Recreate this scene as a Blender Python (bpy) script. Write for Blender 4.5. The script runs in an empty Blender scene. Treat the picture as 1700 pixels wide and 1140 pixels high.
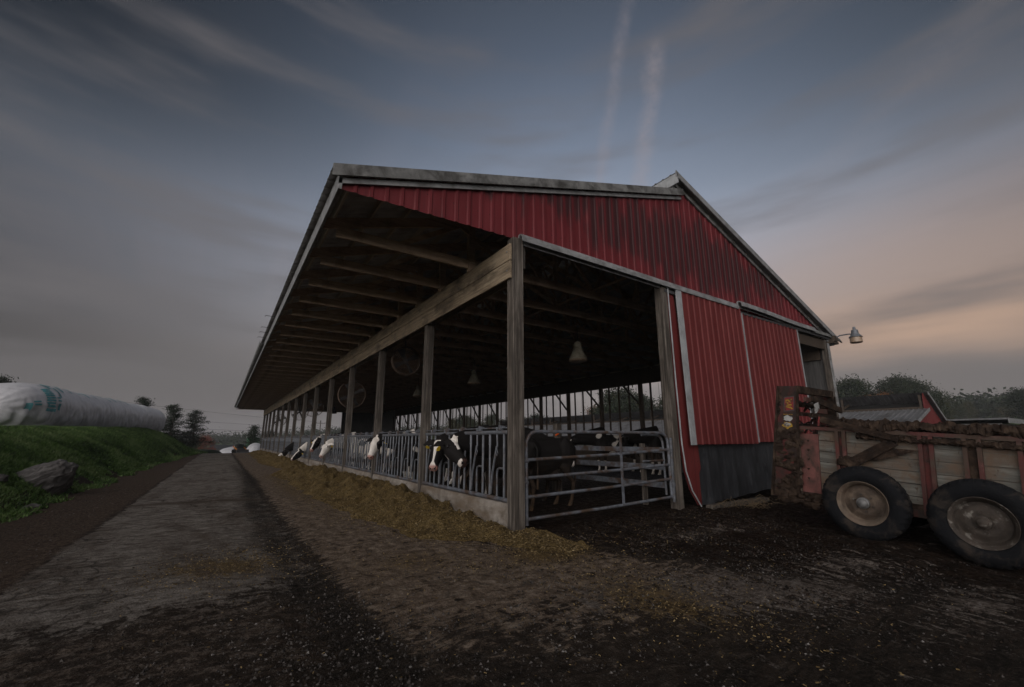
import bpy, bmesh, math, random
import numpy as np
from mathutils import Vector, Matrix, noise as mnoise
R_ = math.radians
sc = bpy.context.scene
COL = sc.collection
rng = random.Random(7)
nrng = np.random.default_rng(11)

# ------------------------------------------------------------------ camera
cam_d = bpy.data.cameras.new('camera'); cam = bpy.data.objects.new('camera', cam_d); COL.objects.link(cam)
cam_d.sensor_width = 36; cam_d.lens = 15.0; cam_d.clip_start = 0.05; cam_d.clip_end = 4000
yaw, pitch, roll = R_(33.632), R_(12.616), R_(-0.088)
fw = Vector((math.sin(yaw)*math.cos(pitch), math.cos(yaw)*math.cos(pitch), math.sin(pitch)))
rt = Vector((math.cos(yaw), -math.sin(yaw), 0)); up = rt.cross(fw)
r2 = rt*math.cos(roll)+up*math.sin(roll); u2 = -rt*math.sin(roll)+up*math.cos(roll)
CAM = Vector((-3.933, -5.804, 1.40))
cam.matrix_world = Matrix(((r2.x, u2.x, -fw.x, CAM.x), (r2.y, u2.y, -fw.y, CAM.y), (r2.z, u2.z, -fw.z, CAM.z), (0, 0, 0, 1)))
sc.camera = cam

# ------------------------------------------------------------------ world, sun, exposure
SUN_HEAD, SUN_EL = R_(234), R_(8.0)
w = bpy.data.worlds.new('World'); sc.world = w; w.use_nodes = True
nt = w.node_tree; nt.nodes.clear()
def N(t, typ, **kw):
    n = t.nodes.new(typ)
    for k, v in kw.items():
        if k == 'op': n.operation = v
        elif k.startswith('i_'): n.inputs[k[2:].replace('_', ' ')].default_value = v
        elif k.startswith('n'): n.inputs[int(k[1:])].default_value = v
        else: setattr(n, k, v)
    return n
def LK(t, a, b): t.links.new(a, b)
def ramp(t, src, stops, interp='LINEAR'):
    r = t.nodes.new('ShaderNodeValToRGB'); r.color_ramp.interpolation = interp
    e = r.color_ramp.elements
    while len(e) < len(stops): e.new(0.5)
    for k, (p, c) in enumerate(stops):
        e[k].position = p; e[k].color = (c, c, c, 1) if isinstance(c, (int, float)) else (*c, 1)
    if src is not None: LK(t, src, r.inputs[0])
    return r
def mth(t, op, a, b=None, clamp=False):
    m = t.nodes.new('ShaderNodeMath'); m.operation = op; m.use_clamp = clamp
    for i, v in enumerate((a, b)):
        if v is None: continue
        if isinstance(v, (int, float)): m.inputs[i].default_value = v
        else: LK(t, v, m.inputs[i])
    return m.outputs[0]
def mixc(t, f, a, b, mode='MIX'):
    m = t.nodes.new('ShaderNodeMix'); m.data_type = 'RGBA'; m.blend_type = mode
    for s, v in ((m.inputs[0], f), (m.inputs[6], a), (m.inputs[7], b)):
        if isinstance(v, (int, float)): s.default_value = v
        elif isinstance(v, tuple): s.default_value = (*v, 1)
        else: LK(t, v, s)
    return m.outputs[2]
BACK = 2.8
TR1 = (46.0, 30.5, 52.6, 50.0); TR2 = (52.3, 30.5, 56.2, 45.5)
def build_world():
    t = nt
    out = N(t, 'ShaderNodeOutputWorld'); bg = N(t, 'ShaderNodeBackground')
    sky = N(t, 'ShaderNodeTexSky', sky_type='NISHITA', sun_disc=False, sun_elevation=SUN_EL, sun_rotation=SUN_HEAD, air_density=1.2, dust_density=2.5, ozone_density=2.0)
    tc = N(t, 'ShaderNodeTexCoord'); sx = N(t, 'ShaderNodeSeparateXYZ'); LK(t, tc.outputs['Generated'], sx.inputs[0])
    z = sx.outputs[2]
    el = mth(t, 'MULTIPLY', mth(t, 'ARCSINE', z), 180/math.pi/90)         # 0..1 for 0..90 deg
    def dot(head, elv):
        d = N(t, 'ShaderNodeVectorMath', operation='DOT_PRODUCT'); LK(t, tc.outputs['Generated'], d.inputs[0])
        a, b = R_(head), R_(elv); d.inputs[1].default_value = (math.sin(a)*math.cos(b), math.cos(a)*math.cos(b), math.sin(b)); return d.outputs['Value']
    # high veil of cirrus: blue-grey, paler low down
    veil = ramp(t, el, [(0.0, (.33, .285, .275)), (.06, (.31, .275, .272)), (.11, (.345, .315, .318)), (.17, (.375, .365, .395)), (.23, (.370, .385, .448)), (.29, (.325, .362, .445)), (.34, (.255, .297, .380)), (.41, (.195, .238, .318)), (.52, (.132, .166, .232)), (.67, (.095, .118, .16)), (1.0, (.06, .075, .10))])
    glow = mth(t, 'POWER', mth(t, 'MAXIMUM', dot(43, 19), 0.0), 3.6)
    glow = mth(t, 'ADD', mth(t, 'MULTIPLY', glow, .95), .17)
    hi_ = mth(t, 'POWER', mth(t, 'MAXIMUM', dot(43, 25), 0.0), 2.2)
    hk = ramp(t, el, [(.27, 0.), (.44, 1.)], 'EASE').outputs[0]
    glow = mth(t, 'MULTIPLY', glow, mth(t, 'ADD', mth(t, 'SUBTRACT', 1.0, hk), mth(t, 'MULTIPLY', hk, hi_)))
    vc = mixc(t, 1.0, veil.outputs[0], glow, 'MULTIPLY')
    # planar coords for the cloud deck
    cv = N(t, 'ShaderNodeCombineXYZ'); den = mth(t, 'ADD', mth(t, 'MAXIMUM', z, 0.0), .12)
    LK(t, mth(t, 'DIVIDE', sx.outputs[0], den), cv.inputs[0]); LK(t, mth(t, 'DIVIDE', sx.outputs[1], den), cv.inputs[1])
    mp = N(t, 'ShaderNodeMapping'); LK(t, cv.outputs[0], mp.inputs[0]); mp.inputs['Rotation'].default_value = (0, 0, R_(-34)); mp.inputs['Scale'].default_value = (3.4, .5, 1)
    n1 = N(t, 'ShaderNodeTexNoise', i_Scale=1.3, i_Detail=7.0, i_Roughness=.6, i_Distortion=.5); LK(t, mp.outputs[0], n1.inputs['Vector'])
    cir = ramp(t, n1.outputs[0], [(.42, 0.0), (.8, 1.0)])
    cm = mth(t, 'MULTIPLY', cir.outputs[0], ramp(t, el, [(.05, 0.), (.2, .55), (.5, .35), (.8, .1)]).outputs[0])
    vc = mixc(t, cm, vc, mixc(t, 1.0, vc, (1.22, 1.13, 1.10), 'MULTIPLY'))
    # warm low glow on the sunset side
    warm = mth(t, 'POWER', mth(t, 'MAXIMUM', dot(78, 12), 0.0), 9.0)
    wm = mth(t, 'MULTIPLY', warm, ramp(t, el, [(.0, .0), (.06, .12), (.115, .95), (.18, .5), (.32, .0)], 'EASE').outputs[0])
    vc = mixc(t, wm, vc, (.50, .335, .245))
    # low grey stratus bands
    mp2 = N(t, 'ShaderNodeMapping'); LK(t, tc.outputs['Generated'], mp2.inputs[0]); mp2.inputs['Scale'].default_value = (1.5, 1.5, 9.5); mp2.inputs['Rotation'].default_value = (R_(3), R_(4), 0)
    n2 = N(t, 'ShaderNodeTexNoise', i_Scale=1.25, i_Detail=4.0, i_Roughness=.5); LK(t, mp2.outputs[0], n2.inputs['Vector'])
    bands = mth(t, 'ADD', mth(t, 'ADD', mth(t, 'MULTIPLY', n2.outputs[0], .66), .17), ramp(t, el, [(.0, .13), (.06, .165), (.10, .06), (.145, -.10), (.2, -.3)]).outputs[0])
    bm = ramp(t, bands, [(.47, 0.), (.66, 1.)], 'EASE')
    vc = mixc(t, mth(t, 'MULTIPLY', bm.outputs[0], .72), vc, (.145, .133, .136))
    # broken condensation trails
    def trail(h0, e0, h1, e1, wd, amt, col, sharp, prev):
        f = lambda h, e: Vector((math.sin(R_(h))*math.cos(R_(e)), math.cos(R_(h))*math.cos(R_(e)), math.sin(R_(e))))
        a, b = f(h0, e0), f(h1, e1); nrm = a.cross(b).normalized(); mid = (a+b).normalized()
        d = N(t, 'ShaderNodeVectorMath', operation='DOT_PRODUCT'); d.inputs[1].default_value = nrm
        nn = N(t, 'ShaderNodeTexNoise', i_Scale=9.0, i_Detail=5.0, i_Roughness=.6); LK(t, tc.outputs['Generated'], nn.inputs['Vector']); LK(t, tc.outputs['Generated'], d.inputs[0])
        off = mth(t, 'ADD', d.outputs['Value'], mth(t, 'MULTIPLY', mth(t, 'SUBTRACT', nn.outputs[0], .5), wd*1.6))
        m = ramp(t, mth(t, 'DIVIDE', mth(t, 'ABSOLUTE', off), wd), [(0., 1.), (1., 0.)], 'EASE')
        d2 = N(t, 'ShaderNodeVectorMath', operation='DOT_PRODUCT'); d2.inputs[1].default_value = mid; LK(t, tc.outputs['Generated'], d2.inputs[0])
        half = a.angle(b)/2; c0 = math.cos(half*1.15)
        e = ramp(t, mth(t, 'DIVIDE', mth(t, 'SUBTRACT', d2.outputs['Value'], c0), 1-c0), [(0., 0.), (.5, 1.)], 'EASE')
        n3 = N(t, 'ShaderNodeTexNoise', i_Scale=46.0, i_Detail=6.0, i_Roughness=.7); LK(t, tc.outputs['Generated'], n3.inputs['Vector'])
        br = ramp(t, n3.outputs[0], [(.34, .35), (.66, 1.)])
        k = mth(t, 'MULTIPLY', mth(t, 'MULTIPLY', mth(t, 'MULTIPLY', m.outputs[0], e.outputs[0]), br.outputs[0]), amt)
        return mixc(t, k, prev, col)
    vc = trail(TR1[0], TR1[1], TR1[2], TR1[3], .020, .26, (.33, .28, .29), 1, vc)
    vc = trail(TR2[0], TR2[1], TR2[2], TR2[3], .027, .36, (.36, .30, .30), 1, vc)
    vc = trail(68, 25, 92, 37, .04, .10, (.32, .26, .25), 1, vc)
    skm = N(t, 'ShaderNodeVectorMath', operation='SCALE'); LK(t, sky.outputs[0], skm.inputs[0]); skm.inputs['Scale'].default_value = .10
    c = mixc(t, .95, skm.outputs[0], vc)
    # broad sky lobe added behind the camera to brighten gable and barn interior
    back = mth(t, 'POWER', mth(t, 'MAXIMUM', dot(236, 2), 0.0), 2.2)
    bk = N(t, 'ShaderNodeVectorMath', operation='SCALE'); bk.inputs[0].default_value = (.97, .93, .92); LK(t, mth(t, 'MULTIPLY', back, BACK), bk.inputs['Scale'])
    c = mixc(t, 1.0, c, bk.outputs[0], 'ADD')
    LK(t, c, bg.inputs['Color']); bg.inputs['Strength'].default_value = 1.0
    LK(t, bg.outputs[0], out.inputs[0])
build_world()
w.cycles_visibility.camera = True
sun_d = bpy.data.lights.new('sun', 'SUN'); sun = bpy.data.objects.new('sun', sun_d); COL.objects.link(sun)
sun_d.energy = 0.35; sun_d.angle = R_(60); sun_d.color = (1, .93, .87)
sun.rotation_euler = (Vector((math.sin(SUN_HEAD)*math.cos(SUN_EL), math.cos(SUN_HEAD)*math.cos(SUN_EL), math.sin(SUN_EL)))).to_track_quat('Z', 'Y').to_euler()
sc.view_settings.view_transform = 'Standard'; sc.view_settings.look = 'None'
sc.view_settings.exposure = 0.0; sc.view_settings.gamma = 1.0
sc.render.engine = 'CYCLES'
sc.cycles.max_bounces = 6; sc.cycles.diffuse_bounces = 3; sc.cycles.volume_bounces = 0

# ------------------------------------------------------------------ materials
def new_mat(name):
    m = bpy.data.materials.new(name); m.use_nodes = True
    t = m.node_tree; t.nodes.clear()
    o = N(t, 'ShaderNodeOutputMaterial'); b = N(t, 'ShaderNodeBsdfPrincipled'); LK(t, b.outputs[0], o.inputs[0])
    return m, t, b
def noise_n(t, vec, scale, detail=5., rough=.6, stretch=None, dist=0., rot=None):
    if stretch or rot:
        mp = N(t, 'ShaderNodeMapping'); LK(t, vec, mp.inputs[0]); mp.inputs['Scale'].default_value = stretch or (1, 1, 1)
        if rot: mp.inputs['Rotation'].default_value = rot
        vec = mp.outputs[0]
    n = N(t, 'ShaderNodeTexNoise', i_Scale=scale, i_Detail=detail, i_Roughness=rough, i_Distortion=dist); LK(t, vec, n.inputs['Vector'])
    return n.outputs[0]
def pm(name, stops, scale=6., stretch=None, rough=(.6, .9), bump=.2, bscale=30., bstretch=None, metal=0., dirt=None, spec=.35, detail=6., dist=0.0):
    """procedural surface: colour ramp over stretched noise, optional dirt layers [(colour, scale, stretch, lo, hi, amount)]"""
    m, t, b = new_mat(name)
    tc = N(t, 'ShaderNodeTexCoord'); v = tc.outputs['Object']
    f = noise_n(t, v, scale, detail, .62, stretch, dist)
    c = ramp(t, f, stops).outputs[0]
    for d in dirt or []:
        k = ramp(t, noise_n(t, v, d[1], 6., .65, d[2], .4), [(d[3], 0.), (d[4], 1.)]).outputs[0]
        c = mixc(t, mth(t, 'MULTIPLY', k, d[5]), c, d[0])
    LK(t, c, b.inputs['Base Color'])
    LK(t, ramp(t, f, [(.3, rough[0]), (.7, rough[1])]).outputs[0], b.inputs['Roughness'])
    b.inputs['Metallic'].default_value = metal; b.inputs['Specular IOR Level'].default_value = spec
    if bump:
        bn = N(t, 'ShaderNodeBump', i_Strength=bump, i_Distance=.02); LK(t, noise_n(t, v, bscale, 6., .65, bstretch), bn.inputs['Height']); LK(t, bn.outputs[0], b.inputs['Normal'])
    return m
WOODX = (1, 14, 14); WOODY = (14, 1, 14); WOODZ = (14, 14, 1)
M = {}
BR = (.012, .008, .005)
M['beamwood'] = pm('weathered_beam', [(.3, (.10, .074, .048)), (.5, (.25, .19, .125)), (.7, (.36, .29, .20))], 2.2, (9, .5, 9), bump=.5, bscale=6, bstretch=(14, .7, 14), dirt=[((.03, .022, .016), 1.6, (1, .8, 1.6), .48, .70, .85), ((.02, .016, .013), 9., (6, .5, 6), .55, .7, .7)])
M['postwood'] = pm('weathered_post', [(.32, (.022, .018, .014)), (.5, (.078, .064, .052)), (.68, (.17, .148, .126))], 2., (12, 12, .5), bump=.5, bscale=6, bstretch=(16, 16, .8), dirt=[((.02, .015, .011), 2.2, (2, 2, .8), .48, .72, .8)])
M['trusswood'] = pm('truss_timber', [(.3, (.27, .185, .125)), (.5, (.42, .30, .205)), (.7, (.52, .39, .28))], 2., (.6, 10, 10), bump=.3, bscale=8, bstretch=(.7, 14, 14), dirt=[((.03, .02, .015), 1.4, None, .5, .75, .75)])
M['purlinwood'] = pm('purlin_timber', [(.25, (.34, .28, .215)), (.8, (.55, .47, .38))], 3., (8, .6, 8), bump=.2)
M['boards'] = pm('grey_boards', [(.25, (.035, .033, .032)), (.5, (.075, .072, .07)), (.8, (.13, .125, .12))], 2.4, (7, 7, .5), bump=.4, bscale=5, bstretch=(14, 14, .8))
M['darkwood'] = pm('dark_stall_wood', [(.3, (.03, .022, .016)), (.7, (.075, .055, .04))], 3., (6, 6, .8), bump=.3)
M['galv'] = pm('galvanised_pipe', [(.3, (.078, .085, .097)), (.7, (.18, .19, .208))], 14., rough=(.42, .65), bump=.1, metal=.35, dirt=[((.10, .055, .03), 5., (1, 1, 1), .52, .68, .75)])
M['galvdirty'] = pm('rusty_gate_pipe', [(.3, (.07, .077, .09)), (.7, (.19, .203, .23))], 10., rough=(.45, .7), bump=.2, metal=.3, dirt=[((.075, .045, .028), 2.6, (1, 1, 1), .46, .62, .95)])
M['trim'] = pm('weathered_trim', [(.3, (.145, .146, .148)), (.7, (.26, .262, .264))], 4., bump=.1, rough=(.5, .75), dirt=[((.07, .065, .06), 5., (1, 1, 1.3), .46, .72, .85)])
M['trimdark'] = pm('mildewed_trim', [(.3, (.09, .09, .088)), (.7, (.21, .21, .205))], 3., bump=.15, rough=(.55, .8), dirt=[((.035, .033, .03), 3.2, None, .44, .64, .9)])
M['whitetrim'] = pm('white_trim', [(.3, (.22, .228, .235)), (.7, (.33, .34, .348))], 4., bump=.08, rough=(.45, .7), dirt=[((.12, .11, .10), 6., (1, 1, .5), .5, .75, .7)])
M['roofmetal'] = pm('galvanised_roofing', [(.3, (.30, .29, .285)), (.7, (.46, .45, .44))], 3., (1, 3, 1), bump=.1, rough=(.5, .7), metal=.15, dirt=[((.07, .055, .04), 1.6, None, .5, .75, .8)])
M['concrete'] = pm('curb_concrete', [(.3, (.11, .091, .072)), (.5, (.215, .187, .158)), (.7, (.31, .278, .243))], 4., bump=.6, bscale=26, dirt=[((.12, .085, .055), 1.3, (1.2, .8, 3), .45, .66, .8), ((.05, .038, .028), 7., (1, 1, .6), .6, .75, .7)])
M['rubber'] = pm('tyre_rubber', [(.3, (.0025, .0028, .0036)), (.7, (.007, .0076, .0095))], 9., bump=.35, bscale=40, rough=(.7, .95), spec=.18, dirt=[((.055, .042, .032), 4.2, None, .52, .66, .5)])
M['skirt'] = pm('black_skirt_sheet', [(.3, (.009, .0095, .011)), (.7, (.032, .033, .037))], 2.2, (2, 2, .8), bump=.4, bscale=8, rough=(.45, .8), dirt=[((.085, .085, .09), 5., (3, 3, .6), .55, .72, .6)])
M['mudcrust'] = pm('dried_manure_crust', [(.3, (.007, .0045, .0034)), (.5, (.024, .0155, .011)), (.7, (.065, .044, .031))], 7., bump=.9, bscale=22, spec=.12)
M['spread_red'] = pm('faded_red_steel', [(.3, (.040, .011, .009)), (.7, (.095, .028, .024))], 5., bump=.2, dirt=[((.05, .032, .022), 2.8, (1, 1, .8), .43, .58, .95), ((.17, .075, .065), 6., None, .58, .75, .5)])
M['spread_deepred'] = pm('deep_red_steel', [(.3, (.05, .008, .007)), (.7, (.10, .018, .015))], 5., bump=.25, dirt=[((.018, .012, .0085), 2.6, (1, 1, .8), .38, .54, .96)])
M['faded_panel'] = pm('faded_pinkish_red_panel', [(.3, (.085, .026, .022)), (.7, (.17, .068, .058))], 4., bump=.2, dirt=[((.03, .02, .014), 3., (1, 1, .8), .46, .62, .9)])
M['spread_board'] = pm('pale_box_boards', [(.3, (.046, .043, .036)), (.5, (.094, .090, .078)), (.7, (.16, .156, .137))], 2.6, (8, .6, 8), bump=.35, bscale=7, bstretch=(8, .7, 8), dirt=[((.10, .065, .042), 2.3, (1, 1, 1), .43, .62, .95), ((.05, .032, .02), 14., (1, 1, .5), .60, .68, .95)])
M['rim'] = pm('mud_tan_rim', [(.3, (.065, .048, .034)), (.7, (.175, .134, .10))], 6., bump=.5, bscale=20, dirt=[((.09, .06, .042), 4., None, .46, .66, .85)])
M['rimdish'] = pm('shaded_muddy_dish', [(.3, (.022, .015, .010)), (.5, (.065, .046, .033)), (.7, (.15, .112, .082))], 5., bump=.6, bscale=20)  # muddy brown darkened to paint the shade inside the wheel dish
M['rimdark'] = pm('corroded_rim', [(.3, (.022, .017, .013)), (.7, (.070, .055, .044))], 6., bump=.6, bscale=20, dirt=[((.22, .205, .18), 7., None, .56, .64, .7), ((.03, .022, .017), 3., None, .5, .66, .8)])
M['hub'] = pm('steel_hub', [(.3, (.09, .088, .085)), (.7, (.20, .198, .195))], 12., bump=.2, metal=.3, rough=(.4, .6))
M['lampshade'] = pm('dusty_lamp_shade', [(.3, (.22, .195, .145)), (.7, (.36, .325, .255))], 8., bump=.15, rough=(.5, .7), dirt=[((.06, .045, .03), 4., (1, 1, .5), .5, .7, .8)])
M['fanwire'] = pm('rusty_fan_wire', [(.3, (.06, .038, .026)), (.7, (.13, .085, .06))], 10., bump=0)
M['blackmetal'] = pm('dark_metal', [(.3, (.03, .03, .032)), (.7, (.07, .07, .072))], 8., bump=.1)
M['lampglass'] = pm('amber_lens', [(.3, (.22, .15, .10)), (.7, (.36, .27, .20))], 9., bump=.1, rough=(.25, .4))
M['plastic'] = pm('silage_wrap', [(.3, (.40, .40, .42)), (.7, (.56, .555, .575))], 2.5, (1.2, .8, 1.), bump=.35, bscale=2.4, bstretch=(3, 3, 1), rough=(.35, .55), spec=.5, dirt=[((.36, .35, .37), 1.1, (1, 1, 2), .5, .75, .7)])
M['plasticink'] = pm('turquoise_print', [(.3, (.06, .24, .27)), (.7, (.12, .34, .37))], 3., bump=.1)
M['rock'] = pm('grey_boulder', [(.3, (.025, .022, .02)), (.5, (.085, .077, .073)), (.7, (.19, .178, .17))], 2.6, (1, 1, 3.5), bump=.9, bscale=9, bstretch=(1, 1, 3), dist=.6)
M['straw'] = pm('straw', [(.3, (.10, .068, .038)), (.7, (.22, .16, .095))], 10., bump=0)
M['yellow'] = pm('yellow_tag', [(.3, (.55, .37, .02)), (.7, (.68, .47, .03))], 9., bump=0)
M['orange'] = pm('orange_tag', [(.3, (.75, .10, .015)), (.7, (.85, .14, .02))], 9., bump=0)
M['decal_white'] = pm('scuffed_white_decal', [(.3, (.24, .24, .23)), (.7, (.38, .38, .37))], 9., bump=0, dirt=[((.06, .04, .025), 7., None, .48, .6, .9)])
M['decal_yellow'] = pm('scuffed_yellow_decal', [(.3, (.22, .13, .01)), (.7, (.34, .21, .02))], 9., bump=0, dirt=[((.05, .03, .02), 8., None, .5, .62, .9)])
M['decal_red'] = pm('scuffed_red_decal', [(.3, (.12, .012, .012)), (.7, (.19, .025, .025))], 9., bump=0, dirt=[((.03, .02, .015), 8., None, .55, .65, .8)])
M['hornpink'] = pm('pink_skin', [(.3, (.36, .20, .17)), (.7, (.5, .30, .26))], 12., bump=.2)
M['eye'] = pm('dark_eye', [(.3, (.006, .005, .005)), (.7, (.01, .008, .008))], 5., bump=0, rough=(.12, .2), spec=.6)
M['bark'] = pm('dark_bark', [(.3, (.035, .027, .021)), (.7, (.085, .068, .055))], 5., (6, 6, 1), bump=.5)
M['glass'] = pm('cab_glass', [(.3, (.02, .03, .03)), (.7, (.04, .05, .05))], 5., bump=0, rough=(.1, .2), spec=.6)
M['machine_orange'] = pm('orange_machine_paint', [(.3, (.42, .14, .01)), (.7, (.55, .2, .02))], 5., bump=0)
M['machine_green'] = pm('green_machine_paint', [(.3, (.03, .09, .05)), (.7, (.05, .13, .07))], 5., bump=0)
M['greybarn'] = pm('grey_tin_barn', [(.3, (.07, .064, .06)), (.7, (.12, .11, .105))], 2., (3, 3, .5), bump=.1)

def red_siding(name, c0, c1, mould=None):
    m, t, b = new_mat(name)
    tc = N(t, 'ShaderNodeTexCoord'); v = tc.outputs['Object']
    f = noise_n(t, v, 1.6, 6., .6, (1.6, 1, .5))
    c = ramp(t, f, [(.25, c0), (.75, c1)]).outputs[0]
    chalk = ramp(t, noise_n(t, v, 2.2, 5., .6, (5, 1, .35)), [(.5, 0.), (.8, 1.)]).outputs[0]
    c = mixc(t, mth(t, 'MULTIPLY', chalk, .34), c, (.20, .058, .060))
    if mould:
        sx = N(t, 'ShaderNodeSeparateXYZ'); LK(t, v, sx.inputs[0])
        # mildew streaks hang in a band across the gable (wear with its own outline)
        zc = mth(t, 'ADD', 5.92, mth(t, 'MULTIPLY', mth(t, 'SUBTRACT', sx.outputs[0], 4.9), -.04))
        band = ramp(t, mth(t, 'ADD', mth(t, 'MULTIPLY', mth(t, 'ABSOLUTE', mth(t, 'SUBTRACT', sx.outputs[2], zc)), .62), mth(t, 'MULTIPLY', mth(t, 'ABSOLUTE', mth(t, 'SUBTRACT', sx.outputs[0], 5.0)), .085)), [(.10, 1.), (.95, 0.)]).outputs[0]
        rix = mth(t, 'FLOOR', mth(t, 'DIVIDE', mth(t, 'ADD', sx.outputs[0], 10.0), .2286))
        cvx = N(t, 'ShaderNodeCombineXYZ'); LK(t, mth(t, 'MULTIPLY', rix, 2.37), cvx.inputs[0]); LK(t, mth(t, 'MULTIPLY', sx.outputs[2], .75), cvx.inputs[2])
        s1 = noise_n(t, cvx.outputs[0], 1.0, 2., .5)
        s2 = noise_n(t, v, 1.0, 7., .75, (16., 1, 1.3), .3)
        k = mth(t, 'ADD', mth(t, 'MULTIPLY', s1, .62), mth(t, 'MULTIPLY', s2, .38))
        # ribs shed the water, the flats between them hold the mildew
        fr = mth(t, 'FRACT', mth(t, 'DIVIDE', mth(t, 'ADD', sx.outputs[0], 10.0), .2286))
        flat = ramp(t, fr, [(.0, .35), (.1, 1.), (.62, 1.), (.72, 0.), (.93, 0.), (1., .35)]).outputs[0]
        k = mth(t, 'MULTIPLY', ramp(t, mth(t, 'ADD', k, mth(t, 'MULTIPLY', band, .30)), [(.58, 0.), (.67, 1.)]).outputs[0], mth(t, 'ADD', mth(t, 'MULTIPLY', flat, .88), .12))
        c = mixc(t, mth(t, 'MULTIPLY', k, .82), c, (.024, .013, .014))
    sx2 = N(t, 'ShaderNodeSeparateXYZ'); LK(t, v, sx2.inputs[0])
    fx_ = mth(t, 'ABSOLUTE', mth(t, 'SUBTRACT', mth(t, 'FRACT', mth(t, 'DIVIDE', mth(t, 'ADD', sx2.outputs[0], 10.), .2286)), .42)); fz_ = mth(t, 'ABSOLUTE', mth(t, 'SUBTRACT', mth(t, 'FRACT', mth(t, 'DIVIDE', sx2.outputs[2], .61)), .5))
    scr = mth(t, 'MULTIPLY', mth(t, 'LESS_THAN', fx_, .045), mth(t, 'LESS_THAN', fz_, .017)); c = mixc(t, mth(t, 'MULTIPLY', scr, .75), c, (.03, .012, .012))
    lap = mth(t, 'LESS_THAN', mth(t, 'FRACT', mth(t, 'DIVIDE', mth(t, 'ADD', sx2.outputs[0], 10.03), .9144)), .012); c = mixc(t, mth(t, 'MULTIPLY', lap, .7), c, (.03, .010, .011))
    sp = ramp(t, noise_n(t, v, 22., 3., .6), [(.71, 0.), (.76, 1.)]).outputs[0]
    c = mixc(t, mth(t, 'MULTIPLY', sp, .7), c, (.04, .014, .012))
    dz = ramp(t, noise_n(t, v, 2.6, 6., .7, (5, 1, .5)), [(.54, 0.), (.74, 1.)]).outputs[0]
    c = mixc(t, mth(t, 'MULTIPLY', dz, .5), c, (.075, .02, .018))
    LK(t, c, b.inputs['Base Color']); b.inputs['Roughness'].default_value = .6; b.inputs['Specular IOR Level'].default_value = .2
    bn = N(t, 'ShaderNodeBump', i_Strength=.15, i_Distance=.02); LK(t, noise_n(t, v, 5., 4., .6), bn.inputs['Height']); LK(t, bn.outputs[0], b.inputs['Normal'])
    return m
M['red'] = red_siding('red_gable_siding', (.092, .0105, .0135), (.150, .0215, .0265), True)
M['reddoor'] = red_siding('red_door_siding', (.088, .0125, .0125), (.140, .0265, .025))

def foliage(name, a, b_, c_, scale=1.2):
    m, t, b = new_mat(name)
    tc = N(t, 'ShaderNodeTexCoord'); oi = N(t, 'ShaderNodeObjectInfo')
    f = noise_n(t, tc.outputs['Object'], scale, 4., .7)
    f = mth(t, 'ADD', f, mth(t, 'MULTIPLY', mth(t, 'SUBTRACT', oi.outputs['Random'], .5), .22))
    LK(t, ramp(t, f, [(.3, a), (.52, b_), (.74, c_)]).outputs[0], b.inputs['Base Color']); b.inputs['Roughness'].default_value = .7; b.inputs['Specular IOR Level'].default_value = .2
    return m
M['shedroof'] = pm('old_shed_roofing', [(.3, (.07, .07, .073)), (.7, (.16, .16, .165))], 2., (1, 3, 1), bump=.1, rough=(.5, .7), dirt=[((.04, .035, .03), 1.2, None, .5, .7, .8)])
M['shedblack'] = pm('shaded_shed_interior', [(.3, (.006, .006, .006)), (.7, (.016, .015, .014))], 3., bump=.1)  # near-black colour paints the shade behind the open clerestory
M['juniper'] = foliage('juniper_needles', (.006, .011, .006), (.012, .020, .010), (.02, .03, .015))
M['leaf_green'] = foliage('green_leaves', (.008, .014, .007), (.017, .025, .011), (.04, .036, .013), .5)
M['leaf_olive'] = foliage('olive_leaves', (.018, .021, .008), (.038, .037, .012), (.075, .052, .015), .5)
M['leaf_rust'] = foliage('rust_leaves', (.035, .018, .009), (.10, .042, .013), (.18, .065, .018), .5)
M['leaf_red'] = foliage('dark_red_leaves', (.09, .028, .022), (.15, .05, .036), (.2, .075, .05), .5)

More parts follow.
